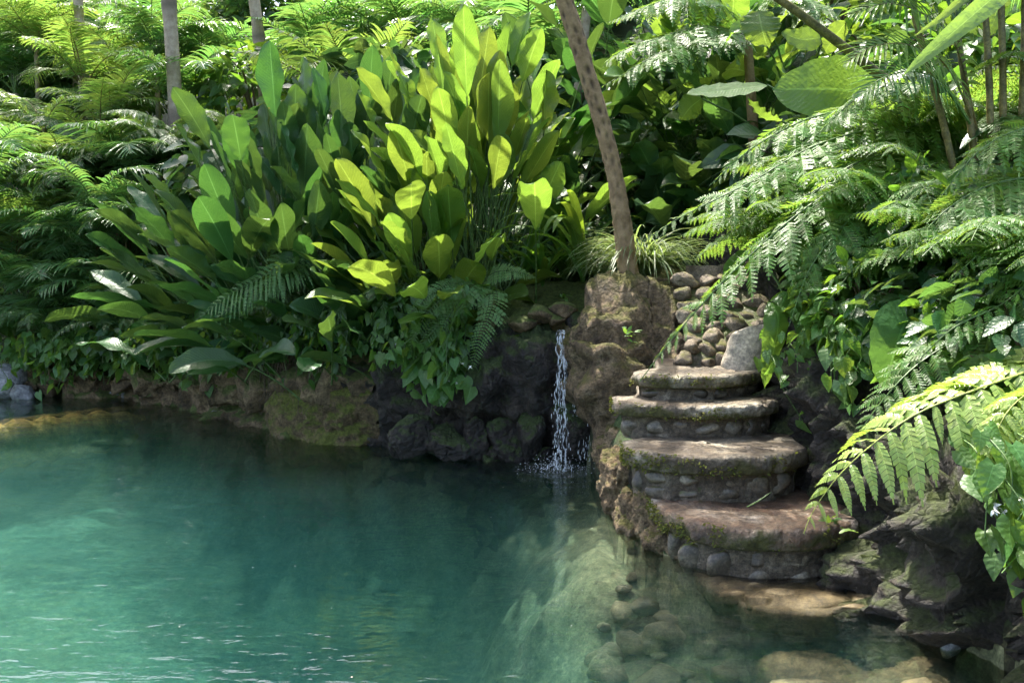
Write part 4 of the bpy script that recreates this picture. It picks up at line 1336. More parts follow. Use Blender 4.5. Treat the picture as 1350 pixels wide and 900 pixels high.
def leaning_tree():
    foot = on(832, 8.75)
    foot[2] = at(830, 392, 8.75)[2] - .12
    pts = [foot, at(826, 340, 8.75), at(808, 220, 8.75), at(775, 100, 8.75), at(742, -5, 8.75), at(690, -150, 8.85), at(640, -280, 9.0), at(580, -420, 9.1)]
    P = spline(np.array(pts), 420)
    t = thing('leaning_tree_fern', 'slender leaning tree fern trunk with dark oval leaf scars', 'tree', tuple(foot))
    L = np.linalg.norm(np.diff(P, axis=0), axis=1).sum()
    sides = 40
    n = len(P)
    s = np.linspace(0, L, n)
    th = np.linspace(0, 2 * pi, sides, endpoint=False)
    S, TH = np.meshgrid(s, th, indexing='ij')
    col = 7
    wq = np.stack([np.cos(TH).ravel(), np.sin(TH).ravel(), S.ravel() * 3], 1)
    ua = TH / (2 * pi) * col + .28 * fbm(wq * 1.6, 3, 71).reshape(n, sides)
    row = np.floor(ua)
    ub = S / 0.12 + 0.37 * (row % 7) + .5 * fbm(wq * 1.2, 3, 72).reshape(n, sides)
    dx, dy = (ua % 1 - .5), (ub % 1 - .5)
    hs = _hash(row.ravel().astype(np.int64) % 7, np.floor(ub).ravel().astype(np.int64), np.zeros(row.size, np.int64), 5).reshape(n, sides)
    k = np.exp(-((dx / (.16 + .12 * hs)) ** 2 + (dy / (.2 + .16 * hs)) ** 2) ** 1.4) * np.where(hs < .18, .15, .55 + .45 * hs)
    R = np.interp(s / L, [0, .035, .2, .7, 1], [.20, .098, .075, .076, .068])[:, None] * (1 - .12 * k)
    cc = np.stack([np.cos(TH).ravel() * 3, np.sin(TH).ravel() * 3, S.ravel() * 4], 1)
    R = R + (fbm(cc * 1.5, 3, 4) * .016).reshape(n, sides) + (fbm(cc * 5, 3, 6) * .006).reshape(n, sides)
    m_ = MB()
    tube(m_, P - foot, R, sides, 0, k.ravel() * np.repeat(sstep(.05, .3, s / L), sides))
    link('trunk', m_.mesh('trunk', M['scarbark']), t)
    top = P[-1] - foot
    r = np.random.RandomState(8)
    for i in range(8):
        a = i * 45 + r.uniform(-8, 8)
        link('frond', tree_fern[r.randint(4)], t, tuple(top), (radians(r.uniform(5, 28)), radians(r.uniform(-10, 10)), radians(a)), r.uniform(1.1, 1.5))
    return t


leaning_tree()

# ---------------------------------------------------- grasses and strap leaves round the trunk's foot


def tuft(name, label, cat, base, N, L, width, mat, sd, group=None, e=(85, 45), part='blades'):
    r = np.random.RandomState(sd)
    t = thing(name, label, cat, tuple(base), group)
    m_ = MB()
    for i in range(N):
        P = arc(r.uniform(0, 360), r.uniform(e[1], e[0]), r.uniform(-75, -20), L * r.uniform(.6, 1.15), 9, 1.2, (r.normal() * .06, r.normal() * .06, 0))
        blade(m_, P, width * r.uniform(.7, 1.2), a=.7, b=.5, fold=.3, wave=0, ncross=3, rng=r)
    link(part, m_.mesh(part, mat), t)
    return t


tuft('grass_tuft', 'pale striped grass tuft behind the foot of the leaning trunk', 'grass tuft', at(845, 368, 9.2), 420, 0.92, 0.016, M['grass'], 1, 'striped grass tufts')
tuft('grass_tuft', 'smaller striped grass tuft left of the leaning trunk', 'grass tuft', at(806, 372, 9.5), 120, 0.6, 0.014, M['grass'], 2, 'striped grass tufts')
G = 'strap-leaved plants above the waterfall'
for px, py, Y, N, L, wd, sd, lb in [(768, 372, 9.55, 14, 1.55, .10, 3, 'strap-leaved plant with two long yellow arching leaves above the waterfall'), (715, 378, 9.8, 16, .8, .07, 4, 'dark strap-leaved plant at the back of the soil ledge'),
                                    (690, 372, 10.1, 15, .9, .07, 5, 'dark strap-leaved plant beside the brown stalks'), (745, 376, 10.3, 18, 1.0, .07, 6, 'dense strap-leaved plant behind the ledge'), (788, 374, 10.0, 16, .9, .07, 7, 'strap-leaved plant between ledge and striped grass')]:
    t = thing('strap_leaf_plant', lb, 'plant', tuple(at(px, py, Y)), G)
    r = np.random.RandomState(sd)
    for i in range(N):
        P = arc(r.uniform(0, 360), r.uniform(60, 86), r.uniform(-60, -5), L * r.uniform(.6, 1.1), 14, 1.6)
        m_ = MB()
        blade(m_, P, wd * r.uniform(.8, 1.2), a=.8, b=.6, fold=.3, wave=.02, ncross=5, rng=r)
        link('leaf', m_.mesh('leaf', M['cal_bright'] if (sd == 3 and i < 6) else M['strap']), t)

# ---------------------------------------------------- hero fern fronds with paths read off the photograph


def path_frond(parent, base, px, Lp, mats, sd, stalk=.008, n=30, lat=None, **kw):
    P = spline(np.array([at(*p) for p in px]), n)
    m_ = MB()
    pinnate(m_, P - base, Lp, rng=np.random.RandomState(sd), stalk=stalk, lat=lat, **kw)
    return link('frond', m_.mesh('frond', mats, False), parent)


MFB = [M['fern_bright'], M['stalk_light']]
# foreground fern on the right edge
b = at(1440, 440, 4.9)
t = thing('foreground_fern', 'bright yellow-green fern arching into the picture above the heart-leaved vine', 'fern', tuple(b))
kw = dict(start=.05, npairs=24, sweep=.28, droop=.6, lobes=13, lobe_len=.165, tipw=.9, prof=(.55, .85), vee=-.12, jit=.035, lobe_drop=.2)
path_frond(t, b, [(1440, 440, 4.9), (1365, 484, 4.65), (1290, 512, 4.5), (1200, 550, 4.45), (1120, 612, 4.42), (1075, 668, 4.42), (1060, 702, 4.42)], .39, MFB, 1, .007, lat=norm(V3(-.35, .75, .45)), **kw)
path_frond(t, b, [(1440, 440, 4.9), (1400, 500, 4.5), (1352, 520, 4.3), (1318, 560, 4.2), (1300, 640, 4.15)], .28, MFB, 2, .006, lat=norm(V3(-.8, .5, .1)), **kw)
path_frond(t, b, [(1440, 440, 4.9), (1410, 520, 4.3), (1375, 560, 4.1), (1352, 620, 4.0)], .26, MFB, 3, .006, lat=norm(V3(-.8, .5, .1)), **kw)

b = at(1460, 300, 5.8)
t = thing('right_bank_fern', 'green tree fern leaning in from the right edge above the lava wall', 'fern', tuple(b))
kg = dict(start=.04, npairs=30, sweep=.4, droop=.45, lobes=14, lobe_len=.19, tipw=.45, prof=(.55, .85), vee=.05, jit=.10, lobe_drop=.2)
path_frond(t, b, [(1460, 300, 5.8), (1380, 375, 5.6), (1300, 425, 5.45), (1210, 480, 5.3), (1150, 545, 5.25), (1124, 590, 5.25)], .42, MFG, 4, .009, lat=norm(V3(-.3, .85, .4)), **kg)
path_frond(t, b, [(1460, 300, 5.8), (1400, 330, 5.3), (1330, 395, 5.0), (1260, 430, 4.95), (1215, 470, 4.95)], .36, MFG, 5, .009, lat=norm(V3(-.3, .85, .4)), **kg)
path_frond(t, b, [(1460, 300, 5.8), (1400, 240, 5.8), (1320, 240, 5.8), (1250, 275, 5.75), (1185, 345, 5.7)], .42, MFG, 6, .009, lat=norm(V3(-.2, .95, .3)), **kg)
path_frond(t, b, [(1460, 300, 5.8), (1400, 290, 5.5), (1340, 300, 5.4), (1290, 335, 5.3), (1250, 375, 5.3)], .36, MFG, 7, .009, lat=norm(V3(-.2, .9, .35)), **kg)
path_frond(t, b, [(1460, 300, 5.8), (1410, 180, 5.9), (1350, 170, 5.9), (1290, 200, 5.9), (1240, 260, 5.9)], .38, MFG, 8, .009, lat=norm(V3(-.1, .95, .3)), **kg)

b = at(1265, 205, 7.6)
t = thing('gully_tree_fern', 'glossy tree fern whose long fronds sweep down across the steps', 'fern', tuple(b))
ks = dict(start=.08, npairs=34, sweep=.45, droop=.5, lobes=13, lobe_len=.21, tipw=.42, prof=(.6, .9), vee=.05, jit=.13, lobe_drop=.2)
LT = norm(V3(-.25, .9, .3))
path_frond(t, b, [(1265, 205, 7.6), (1180, 215, 7.2), (1080, 262, 6.9), (980, 345, 6.8), (900, 430, 6.8), (843, 503, 6.85)], .38, MFG, 11, .011, lat=LT, **ks)
path_frond(t, b, [(1265, 205, 7.6), (1180, 170, 7.6), (1080, 190, 7.5), (990, 240, 7.4), (900, 285, 7.3), (845, 320, 7.3)], .40, MFG, 12, .011, lat=LT, **ks)
path_frond(t, b, [(1265, 205, 7.6), (1190, 150, 7.8), (1090, 150, 7.8), (1000, 190, 7.8), (935, 245, 7.8)], .38, MFG, 13, .011, lat=LT, **ks)
path_frond(t, b, [(1265, 205, 7.6), (1200, 230, 6.9), (1130, 280, 6.7), (1070, 350, 6.6), (1040, 430, 6.6)], .36, MFG, 14, .010, lat=norm(V3(-.7, .6, .3)), **ks)
path_frond(t, b, [(1265, 205, 7.6), (1190, 200, 7.3), (1110, 225, 7.1), (1030, 300, 7.0), (985, 370, 7.0)], .37, MFG, 15, .010, lat=LT, **ks)
path_frond(t, b, [(1265, 205, 7.6), (1220, 250, 6.8), (1180, 310, 6.5), (1130, 350, 6.4), (1090, 400, 6.35)], .36, MFG, 16, .010, lat=norm(V3(-.6, .7, .3)), **ks)
path_frond(t, b, [(1265, 205, 7.6), (1240, 130, 7.6), (1190, 110, 7.5), (1130, 130, 7.4), (1075, 180, 7.4)], .36, MFG, 17, .010, lat=LT, **ks)
path_frond(t, b, [(1265, 205, 7.6), (1290, 160, 7.4), (1330, 150, 7.2), (1370, 180, 7.0), (1400, 230, 7.0)], .36, MFG, 18, .010, lat=norm(V3(.3, .9, .3)), **ks)
m_ = MB()
g0 = on(1275, 7.8)
tube(m_, spline(np.array([g0 - b, (g0 - b) * .5 + [.03, 0, 0], np.zeros(3)]), 12), np.linspace(.09, .06, 12), 10)
link('trunk', m_.mesh('trunk', M['scarbark']), t)

G = 'glossy ferns crowding the right bank'
for i, (px, py, Y, s, n, az, lb) in enumerate([
    (1120, 240, 7.9, 1.3, 12, (110, 330), 'glossy fern in the thick of the right bank, under the huge banana-like leaf'), (1060, 300, 7.6, 1.0, 11, (110, 330), 'glossy fern right above the rubble wall'),
    (1180, 270, 7.2, 1.2, 12, (110, 330), 'glossy fern behind the middle of the right bank'), (1330, 330, 5.9, 1.2, 11, (100, 300), 'glossy fern at the right edge above the bright foreground fern'),
    (1250, 300, 6.8, 1.1, 11, (110, 320), 'glossy fern below the brown canes'), (1310, 160, 8.0, 1.3, 12, (100, 330), 'glossy fern among the brown canes')]):
    fan('fern', lb, 'fern', at(px, py, Y), glossy_fern, n, (.75 * s, 1.1 * s), az, 0, G)

b = at(985, 45, 10.3)
t = thing('gully_back_fern', 'fern with white glinting fronds reaching towards the leaning trunk', 'fern', tuple(b))
path_frond(t, b, [(985, 45, 10.3), (930, 35, 10.0), (870, 50, 9.8), (815, 70, 9.7), (792, 92, 9.7)], .42, MFG, 21, .009, lat=LT, **ks)
path_frond(t, b, [(985, 45, 10.3), (930, 50, 9.8), (870, 70, 9.6), (820, 100, 9.5), (785, 118, 9.5)], .36, MFG, 22, .009, lat=LT, **ks)
path_frond(t, b, [(985, 45, 10.3), (950, 5, 10.3), (900, -5, 10.2), (850, 10, 10.1), (800, 30, 10.1)], .42, MFG, 23, .009, lat=LT, **ks)
path_frond(t, b, [(985, 45, 10.3), (1010, 0, 10.2), (1050, -5, 10.1), (1090, 10, 10.0), (1120, 40, 10.0)], .38, MFG, 24, .009, lat=norm(V3(.2, .9, .3)), **ks)
m_ = MB()
g0 = on(1000, 10.5)
tube(m_, spline(np.array([g0 - b, (g0 - b) * .5, np.zeros(3)]), 12), np.linspace(.07, .05, 12), 8)
link('trunk', m_.mesh('trunk', M['scarbark']), t)

# hanging ferns on the left bank
MFL = [M['fern_soft'], M['stalk']]
b = at(632, 372, 9.43)
t = thing('hanging_fern', 'bright sword fern hanging over the rock face under the brown stalks', 'fern', tuple(b))
kh = dict(start=.05, npairs=38, sweep=.25, droop=.25, lobes=5, lobe_len=.10, tipw=.7, prof=(.5, .7), vee=0, jit=.05, lobe_drop=.1)
for i, (px, lp, lt) in enumerate([
    ([(632, 372, 9.43), (622, 378, 9.08), (600, 405, 8.98), (580, 440, 8.93), (570, 465, 8.93)], .2, V3(-.9, .3, .3)),
    ([(632, 372, 9.43), (650, 385, 9.08), (645, 415, 8.93), (630, 455, 8.88), (622, 490, 8.88)], .2, V3(-.95, .2, .2)),
    ([(632, 372, 9.43), (655, 358, 9.18), (680, 358, 9.08), (706, 366, 9.03)], .17, V3(.1, .6, .8)),
    ([(632, 372, 9.43), (600, 385, 9.08), (570, 405, 8.98), (548, 440, 8.93), (540, 470, 8.93)], .17, V3(-.9, .3, .3)),
    ([(632, 372, 9.43), (590, 375, 9.18), (560, 395, 9.08), (530, 425, 9.03)], .16, V3(-.6, .5, .6)),
    ([(632, 372, 9.43), (600, 390, 9.08), (585, 420, 8.98), (560, 450, 8.93), (556, 480, 8.93)], .16, V3(-.95, .3, .1))]):
    path_frond(t, b, px, lp, MFL, 40 + i, .006, lat=norm(lt), **kh)
b = at(410, 322, 10.4)
t = thing('feathery_fern', 'feathery blue-green fern hanging in front of the dark tiered leaves', 'fern', tuple(b))
kf = dict(start=.1, npairs=30, sweep=.3, droop=.5, lobes=10, lobe_len=.08, tipw=.6, prof=(.5, .7), vee=.1, jit=.06, lobe_drop=.1)
for i, (px, lp, lt) in enumerate([
    ([(410, 322, 10.4), (385, 340, 9.9), (345, 365, 9.8), (300, 390, 9.75), (255, 425, 9.75)], .30, V3(-.3, .7, .6)),
    ([(410, 322, 10.4), (380, 355, 9.9), (335, 385, 9.8), (290, 415, 9.75), (250, 430, 9.75)], .24, V3(-.3, .7, .6)),
    ([(410, 322, 10.4), (398, 345, 9.9), (365, 375, 9.8), (330, 400, 9.75), (315, 425, 9.75)], .24, V3(-.5, .6, .5)),
    ([(410, 322, 10.4), (375, 320, 10.1), (385, 345, 9.9), (400, 325, 9.9), (396, 300, 9.9)], .10, V3(-.5, .6, .5))]):
    path_frond(t, b, px, lp, MFL, 50 + i, .006, lat=norm(lt), **kf)
G = 'small ferns on the bank'
for i, (px, py, Y, s, lb) in enumerate([(500, 405, 9.75, .8, 'small fern under the leathery leaves, left of the hanging sword fern'), (150, 430, 12.6, .9, 'small fern under the left canes'), (60, 425, 12.9, .9, 'yellowish small fern at the far left bank'), (345, 470, 10.9, .7, 'small fern hanging on the bank below the feathery one'),
                                        (420, 455, 10.4, .7, 'small fern among the hanging vines above the moss'), (600, 440, 9.45, .6, 'small fern in the middle of the heart-leaved vine'), (250, 440, 11.7, .9, 'small fern left of the feathery fern'), (465, 440, 10.1, .7, 'small fern above the mossy hump of the bank')]):
    fan('fern', lb, 'fern', at(px, py, Y), small_fern, 10, (.6 * s, 1.0 * s), (150, 390), 0, G)
# ---------------------------------------------------- palms and tree ferns on the left


def palm(name, label, base, H, n, meshes, scale, group=None, sd=0, trunk=.06, mat='palmbark', az=(0, 360), lean=(0, 0), cat='palm', tilt=(-10, 18)):
    r = np.random.RandomState(sd)
    t = thing(name, label, cat, tuple(base), group)
    top = np.array([lean[0], lean[1], H])
    if H > .3:
        m_ = MB()
        cane(m_, spline(np.array([[0, 0, -.2], top * [.3, .3, .5], top]), 40), trunk * 1.15, trunk * .85, .16, 12)
        link('trunk', m_.mesh('trunk', M[mat]), t)
    for i in range(n):
        a = az[0] + (az[1] - az[0]) * (i + .5 + r.uniform(-.3, .3)) / n
        link('frond', meshes[r.randint(len(meshes))], t, tuple(top), (radians(r.uniform(*tilt)), radians(r.uniform(-12, 12)), radians(a - 90)), r.uniform(*scale))
    return t


def cane_palm(label, base, nc, H, meshes, scale, sd, group, fr=5):
    """clump of thin canes, each carrying a few fronds"""
    r = np.random.RandomState(sd)
    t = thing('cane_palm', label, 'palm', tuple(base), group)
    for k in range(nc):
        a, d = r.uniform(0, 2 * pi), r.uniform(.05, .4)
        h = H * r.uniform(.45, 1.0)
        p0 = np.array([cos(a) * d, sin(a) * d, -.15])
        p1 = p0 + [cos(a) * h * .16, sin(a) * h * .16, h + .15]
        m_ = MB()
        cane(m_, spline(np.array([p0, (p0 + p1) / 2 + [0, 0, .05], p1]), 30), .024, .016, .13, 7)
        link('cane', m_.mesh('cane', M['cane']), t)
        for i in range(fr):
            b_ = degrees(a) + r.uniform(-150, 150)
            link('frond', meshes[r.randint(len(meshes))], t, tuple(p1), (radians(r.uniform(-10, 15)), radians(r.uniform(-12, 12)), radians(b_ - 90)), r.uniform(*scale))
    return t


degrees = math.degrees
G = 'cane palms on the left bank'
cane_palm('cane palm with brown stems in front of the left tree ferns', on(110, 14.0), 7, 2.2, palm_fr, (1.0, 1.5), 1, G)
cane_palm('yellowish cane palm at the far left edge', on(20, 14.3), 6, 2.4, palmy_fr, (1.1, 1.6), 2, G)
cane_palm('cane palm with thin stems beside the dark spreading clump', on(165, 14.2), 6, 1.6, palm_fr, (.9, 1.3), 3, G)
cane_palm('sunlit yellow cane palm standing behind the left canes', on(95, 16.4), 7, 2.6, palmy_fr, (1.2, 1.8), 4, G)
cane_palm('cane palm low over the far left bank', on(60, 13.6), 6, .8, palm_fr, (.9, 1.3), 5, G)
cane_palm('tall cane palm half out of the picture at the left edge', on(-50, 13.8), 7, 2.8, palm_fr, (1.2, 1.7), 6, G)
G = 'feathery palms filling the left shore'
for i, (px, Y, H, lb) in enumerate([(35, 13.6, 1.0, 'feathery palm arching over the far left shore'), (85, 15.2, 2.0, 'feathery palm rising above the left canes'), (150, 13.4, .8, 'low feathery palm right of the left canes'), (185, 15.0, 1.9, 'feathery palm in front of the pale palm trunk'),
                                    (-10, 15.5, 2.3, 'feathery palm leaning in at the left edge'), (120, 17.5, 3.0, 'tall feathery palm below the thin brown trunk'), (265, 17.0, 2.6, 'feathery palm right of the pale palm trunk'), (215, 18.5, 3.3, 'feathery palm hiding the lower part of the pale trunk'), (60, 18.8, 3.4, 'tall feathery palm in the upper left corner')]):
    palm('feathery_palm', lb, on(px, Y), H, 13, palmy_fr if i in (1, 5, 8) else palm_fr, (1.3, 1.8), G, 160 + i, .05, 'cane', tilt=(-15, 12))
G = 'tree ferns on the left hillside'
for px, Y, H, s, sd, az, lb in [(225, 14.3, 1.5, (1.7, 2.2), 11, (0, 360), 'tree fern with white glinting fronds left of the paddle leaves'), (160, 15.5, 2.0, (1.8, 2.3), 12, (0, 360), 'tree fern with long level fronds under the pale palm trunk'),
                                (255, 15.6, 2.2, (1.6, 2.0), 13, (0, 360), 'tree fern with curled fronds at the foot of the pale palm trunk'), (40, 17.5, 2.2, (1.8, 2.3), 14, (0, 360), 'tree fern deep behind the yellow cane palm')]:
    palm('tree_fern', lb, on(px, Y), H, 15, tree_fern, s, G, sd, .07, 'scarbark', az, cat='tree fern', tilt=(0, 22))
G = 'tall palms behind the clumps'
palm('tall_palm', 'pale grey palm trunk rising at the upper left, its crown above the picture', on(242, 16.2), 8.5, 8, palm_fr, (2.2, 2.8), G, 21, .115, lean=(-.35, .1))
palm('tall_palm', 'pale leaning palm trunk behind the tallest paddle leaves', on(365, 17.0), 8.0, 8, palm_fr, (2.2, 2.8), G, 22, .10, lean=(-.9, .2))
palm('tall_palm', 'thin brown palm trunk near the upper left corner', on(122, 18.5), 8.0, 8, palm_fr, (2.0, 2.6), G, 23, .09, lean=(-.3, .2))
G = 'palms filling the background'
BG = [(30, 20, 2.4, 'palm in the upper left corner background'), (110, 21, 2.8, 'background palm right of the thin brown trunk'), (185, 19.5, 2.0, 'sunlit background palm left of the pale palm trunk'), (280, 19.5, 1.9, 'background palm right of the pale palm trunk'),
      (330, 22, 3.0, 'background palm behind the leaning pale trunk'), (425, 18, 2.4, 'background palm over the paddle leaves'), (470, 15.5, 2.0, 'yellow-lit background palm at the top between the clumps'), (540, 18, 2.6, 'background palm behind the bright clump'), (640, 16, 2.2, 'dark background palm over the bright clump'),
      (705, 14.5, 1.8, 'dark background palm left of the leaning trunk'), (790, 15.5, 2.2, 'dark background palm right of the leaning trunk'), (850, 14.0, 1.6, 'background palm with level fronds over the gully'), (930, 16, 2.4, 'background palm at the head of the gully')]
for i, (px, Y, H, lb) in enumerate(BG):
    palm('background_palm', lb, on(px, Y), H, 15, palmy_fr if i in (2, 6) else palm_fr, (1.7, 2.3), G, 60 + i, .08, az=(0, 360), tilt=(-12, 22))

# palms and canes at the upper right
b = on(1325, 7.2)
t = thing('clump_palm', 'clump palm with brown canes at the upper right edge', 'palm', tuple(b))
r = np.random.RandomState(31)
for px0, px1, top in [(1322, 1318, -60), (1310, 1296, -40), (1298, 1262, 40), (1285, 1205, 20), (1340, 1352, -80)]:
    p0 = at(px0, 215, 7.2) - b
    p0[2] = min(p0[2], .2)
    p1 = at(px1, top, 7.1) - b
    m_ = MB()
    cane(m_, spline(np.array([p0, (p0 + p1) / 2 + [.03, 0, 0], p1]), 30), .03, .022, .17, 8)
    link('cane', m_.mesh('cane', M['cane']), t)
    for i in range(6):
        link('frond', palm_fr[r.randint(4)], t, tuple(p1), (radians(r.uniform(-8, 18)), radians(r.uniform(-12, 12)), radians(r.uniform(0, 360))), r.uniform(1.1, 1.6))
kp = dict(start=.25, npairs=30, sweep=.5, droop=.35, width=.03, lobes=0, prof=(.8, .6), vee=.2, jit=.07)
for i, (px, lp, lt) in enumerate([
    ([(1290, 180, 7.2), (1250, 90, 6.9), (1200, 60, 6.7), (1150, 62, 6.6), (1115, 85, 6.6)], .42, V3(.1, .8, .5)),
    ([(1290, 180, 7.2), (1240, 110, 6.9), (1200, 95, 6.8), (1160, 105, 6.7), (1130, 130, 6.7)], .36, V3(.1, .8, .5)),
    ([(1290, 180, 7.2), (1260, 60, 7.0), (1220, 20, 6.9), (1170, 5, 6.8), (1120, 20, 6.8)], .45, V3(.1, .8, .5))]):
    P = spline(np.array([at(*p) for p in px]), 30)
    m_ = MB()
    pinnate(m_, P - b, lp, rng=np.random.RandomState(70 + i), stalk=.011, lat=norm(lt), **kp)
    link('frond', m_.mesh('frond', MPY if i != 1 else MP, False), t)
b = on(1200, 8.4)
t = thing('leaf_stalk', 'thick bare green leaf stalk slanting down from the top over the gully', 'stalk', tuple(b))
P = spline(np.array([at(1190, 122, 7.9), at(1150, 92, 7.8), at(1090, 45, 7.7), at(1015, -8, 7.7), at(900, -70, 7.8)]), 40)
m_ = MB()
tube(m_, P - b, np.linspace(.045, .022, 40), 10)
tube(m_, spline(np.array([np.zeros(3), (P[0] - b) * [.6, .6, .6], P[0] - b]), 14), .045, 10)
link('stem', m_.mesh('stem', M['cane']), t)
m_ = MB()
pinnate(m_, spline(np.array([at(900, -70, 7.8), at(800, -120, 7.9), at(690, -130, 8.1), at(600, -100, 8.2)]) - b, 30), .3, rng=np.random.RandomState(9), stalk=.02, npairs=30, droop=.35, width=.05, sweep=.5, vee=.2)
link('frond', m_.mesh('frond', MP, False), t)
b = at(1430, 180, 3.6)
t = thing('hanging_palm_frond', 'out-of-focus yellow palm leaflets hanging in at the top right corner', 'palm', tuple(b))
for i, pts in enumerate([[(1400, -120, 3.4), (1330, -25, 3.2), (1262, 38, 3.1), (1188, 102, 3.05)], [(1400, -120, 3.4), (1300, -30, 3.3), (1245, 20, 3.25), (1205, 48, 3.2)]]):
    P = spline(np.array([at(*p) for p in pts]), 16)
    m_ = MB()
    blade(m_, P - b, .085 if i == 0 else .04, a=.75, b=.6, fold=.3, wave=0, ncross=5, lat=norm(V3(.5, .3, 1)))
    link('leaflet', m_.mesh('leaflet', M['palm_yellow']), t)
P = spline(np.array([at(1430, 180, 3.6), at(1440, 0, 3.6), at(1400, -120, 3.4), at(1250, -170, 3.2)]), 20)
m_ = MB()
tube(m_, P - b, .012, 6)
link('rachis', m_.mesh('rachis', M['cane']), t)

# ---------------------------------------------------- shrubs and vines
G = 'shrubs over the right wall'
for i, (px, py, Y, s, k, lb) in enumerate([
    (1075, 330, 8.0, 1.1, 'm', 'green shrub behind the sweeping fern fronds above the top step'), (1130, 330, 7.3, 1.1, 'h', 'round-leaved shrub in the middle of the right bank'), (1190, 300, 7.0, 1.1, 'm', 'green shrub under the clump palm'),
    (1250, 330, 6.6, 1.1, 'd', 'dark-leaved shrub behind the right bank fern'), (1310, 330, 6.3, 1.2, 'm', 'green shrub under the right edge ferns'), (1095, 395, 7.0, .9, 'h', 'small-leaved shrub tumbling over the wall by the ribbed leaf'),
    (1150, 400, 6.5, .9, 'm', 'green shrub left of the large heart-shaped leaf'), (1120, 440, 6.5, .75, 'h', 'vine-like shrub hanging at the top of the lava wall'), (1230, 420, 6.2, .9, 'd', 'dark shrub behind the large heart-shaped leaf'),
    (1300, 440, 5.6, .9, 'm', 'green shrub behind the bright foreground fern'), (1360, 420, 5.2, 1.0, 'd', 'dark shrub at the right edge'), (1350, 520, 4.9, .8, 'h', 'round-leaved shrub under the bright foreground fern'),
    (1210, 225, 8.6, 1.4, 'd', 'dark shrub behind the gully tree fern'), (1290, 230, 8.2, 1.5, 'm', 'leafy shrub at the foot of the brown canes'), (1370, 250, 7.4, 1.4, 'd', 'dark leafy shrub at the upper right edge'),
    (1140, 215, 9.4, 1.4, 'b', 'large-leaved shrub under the huge banana-like leaf'), (1060, 230, 9.6, 1.2, 'b', 'large-leaved shrub behind the sweeping fronds'), (1250, 120, 9.6, 1.8, 'd', 'dark shrub behind the brown canes'), (1340, 110, 9.0, 1.8, 'm', 'green shrub beyond the clump palm at the right edge'),
    (1160, 90, 10.8, 1.7, 'm', 'green shrub under the slanting leaf stalk'), (1270, 10, 11.5, 2.2, 'm', 'tall green shrub at the top right'), (1090, 10, 12.5, 2.0, 'b', 'large-leaved shrub at the top of the gully')]):
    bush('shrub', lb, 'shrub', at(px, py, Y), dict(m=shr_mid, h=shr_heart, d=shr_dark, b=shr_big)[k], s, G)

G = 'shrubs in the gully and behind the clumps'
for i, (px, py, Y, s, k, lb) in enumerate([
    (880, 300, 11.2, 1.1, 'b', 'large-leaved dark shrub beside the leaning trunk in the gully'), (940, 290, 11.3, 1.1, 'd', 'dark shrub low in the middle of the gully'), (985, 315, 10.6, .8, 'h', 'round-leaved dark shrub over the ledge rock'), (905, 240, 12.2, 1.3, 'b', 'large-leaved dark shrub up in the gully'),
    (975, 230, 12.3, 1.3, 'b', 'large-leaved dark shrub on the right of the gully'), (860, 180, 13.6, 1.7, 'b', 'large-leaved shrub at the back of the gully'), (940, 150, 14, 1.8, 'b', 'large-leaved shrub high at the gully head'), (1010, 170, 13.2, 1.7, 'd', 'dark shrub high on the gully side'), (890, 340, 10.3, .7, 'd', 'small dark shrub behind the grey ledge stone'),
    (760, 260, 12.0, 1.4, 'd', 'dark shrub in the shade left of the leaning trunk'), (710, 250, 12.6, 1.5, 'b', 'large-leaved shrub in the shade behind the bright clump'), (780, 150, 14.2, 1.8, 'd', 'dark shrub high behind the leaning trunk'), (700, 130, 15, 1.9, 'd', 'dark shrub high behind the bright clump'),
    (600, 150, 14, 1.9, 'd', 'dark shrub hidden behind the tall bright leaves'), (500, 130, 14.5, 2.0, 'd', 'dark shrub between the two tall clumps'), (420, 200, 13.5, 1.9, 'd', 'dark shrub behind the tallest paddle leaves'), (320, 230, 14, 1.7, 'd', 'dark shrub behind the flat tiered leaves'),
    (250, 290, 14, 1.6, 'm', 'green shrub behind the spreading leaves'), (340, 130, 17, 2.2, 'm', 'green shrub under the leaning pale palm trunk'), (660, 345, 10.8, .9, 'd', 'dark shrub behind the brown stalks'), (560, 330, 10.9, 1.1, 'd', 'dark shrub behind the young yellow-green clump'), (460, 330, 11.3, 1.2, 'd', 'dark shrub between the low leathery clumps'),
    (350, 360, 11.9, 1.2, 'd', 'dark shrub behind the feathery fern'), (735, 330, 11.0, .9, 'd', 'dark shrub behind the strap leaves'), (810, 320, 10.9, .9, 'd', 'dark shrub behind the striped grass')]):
    bush('shrub', lb, 'shrub', at(px, py, Y), dict(m=shr_mid, h=shr_heart, d=shr_dark, b=shr_big)[k], s, G)

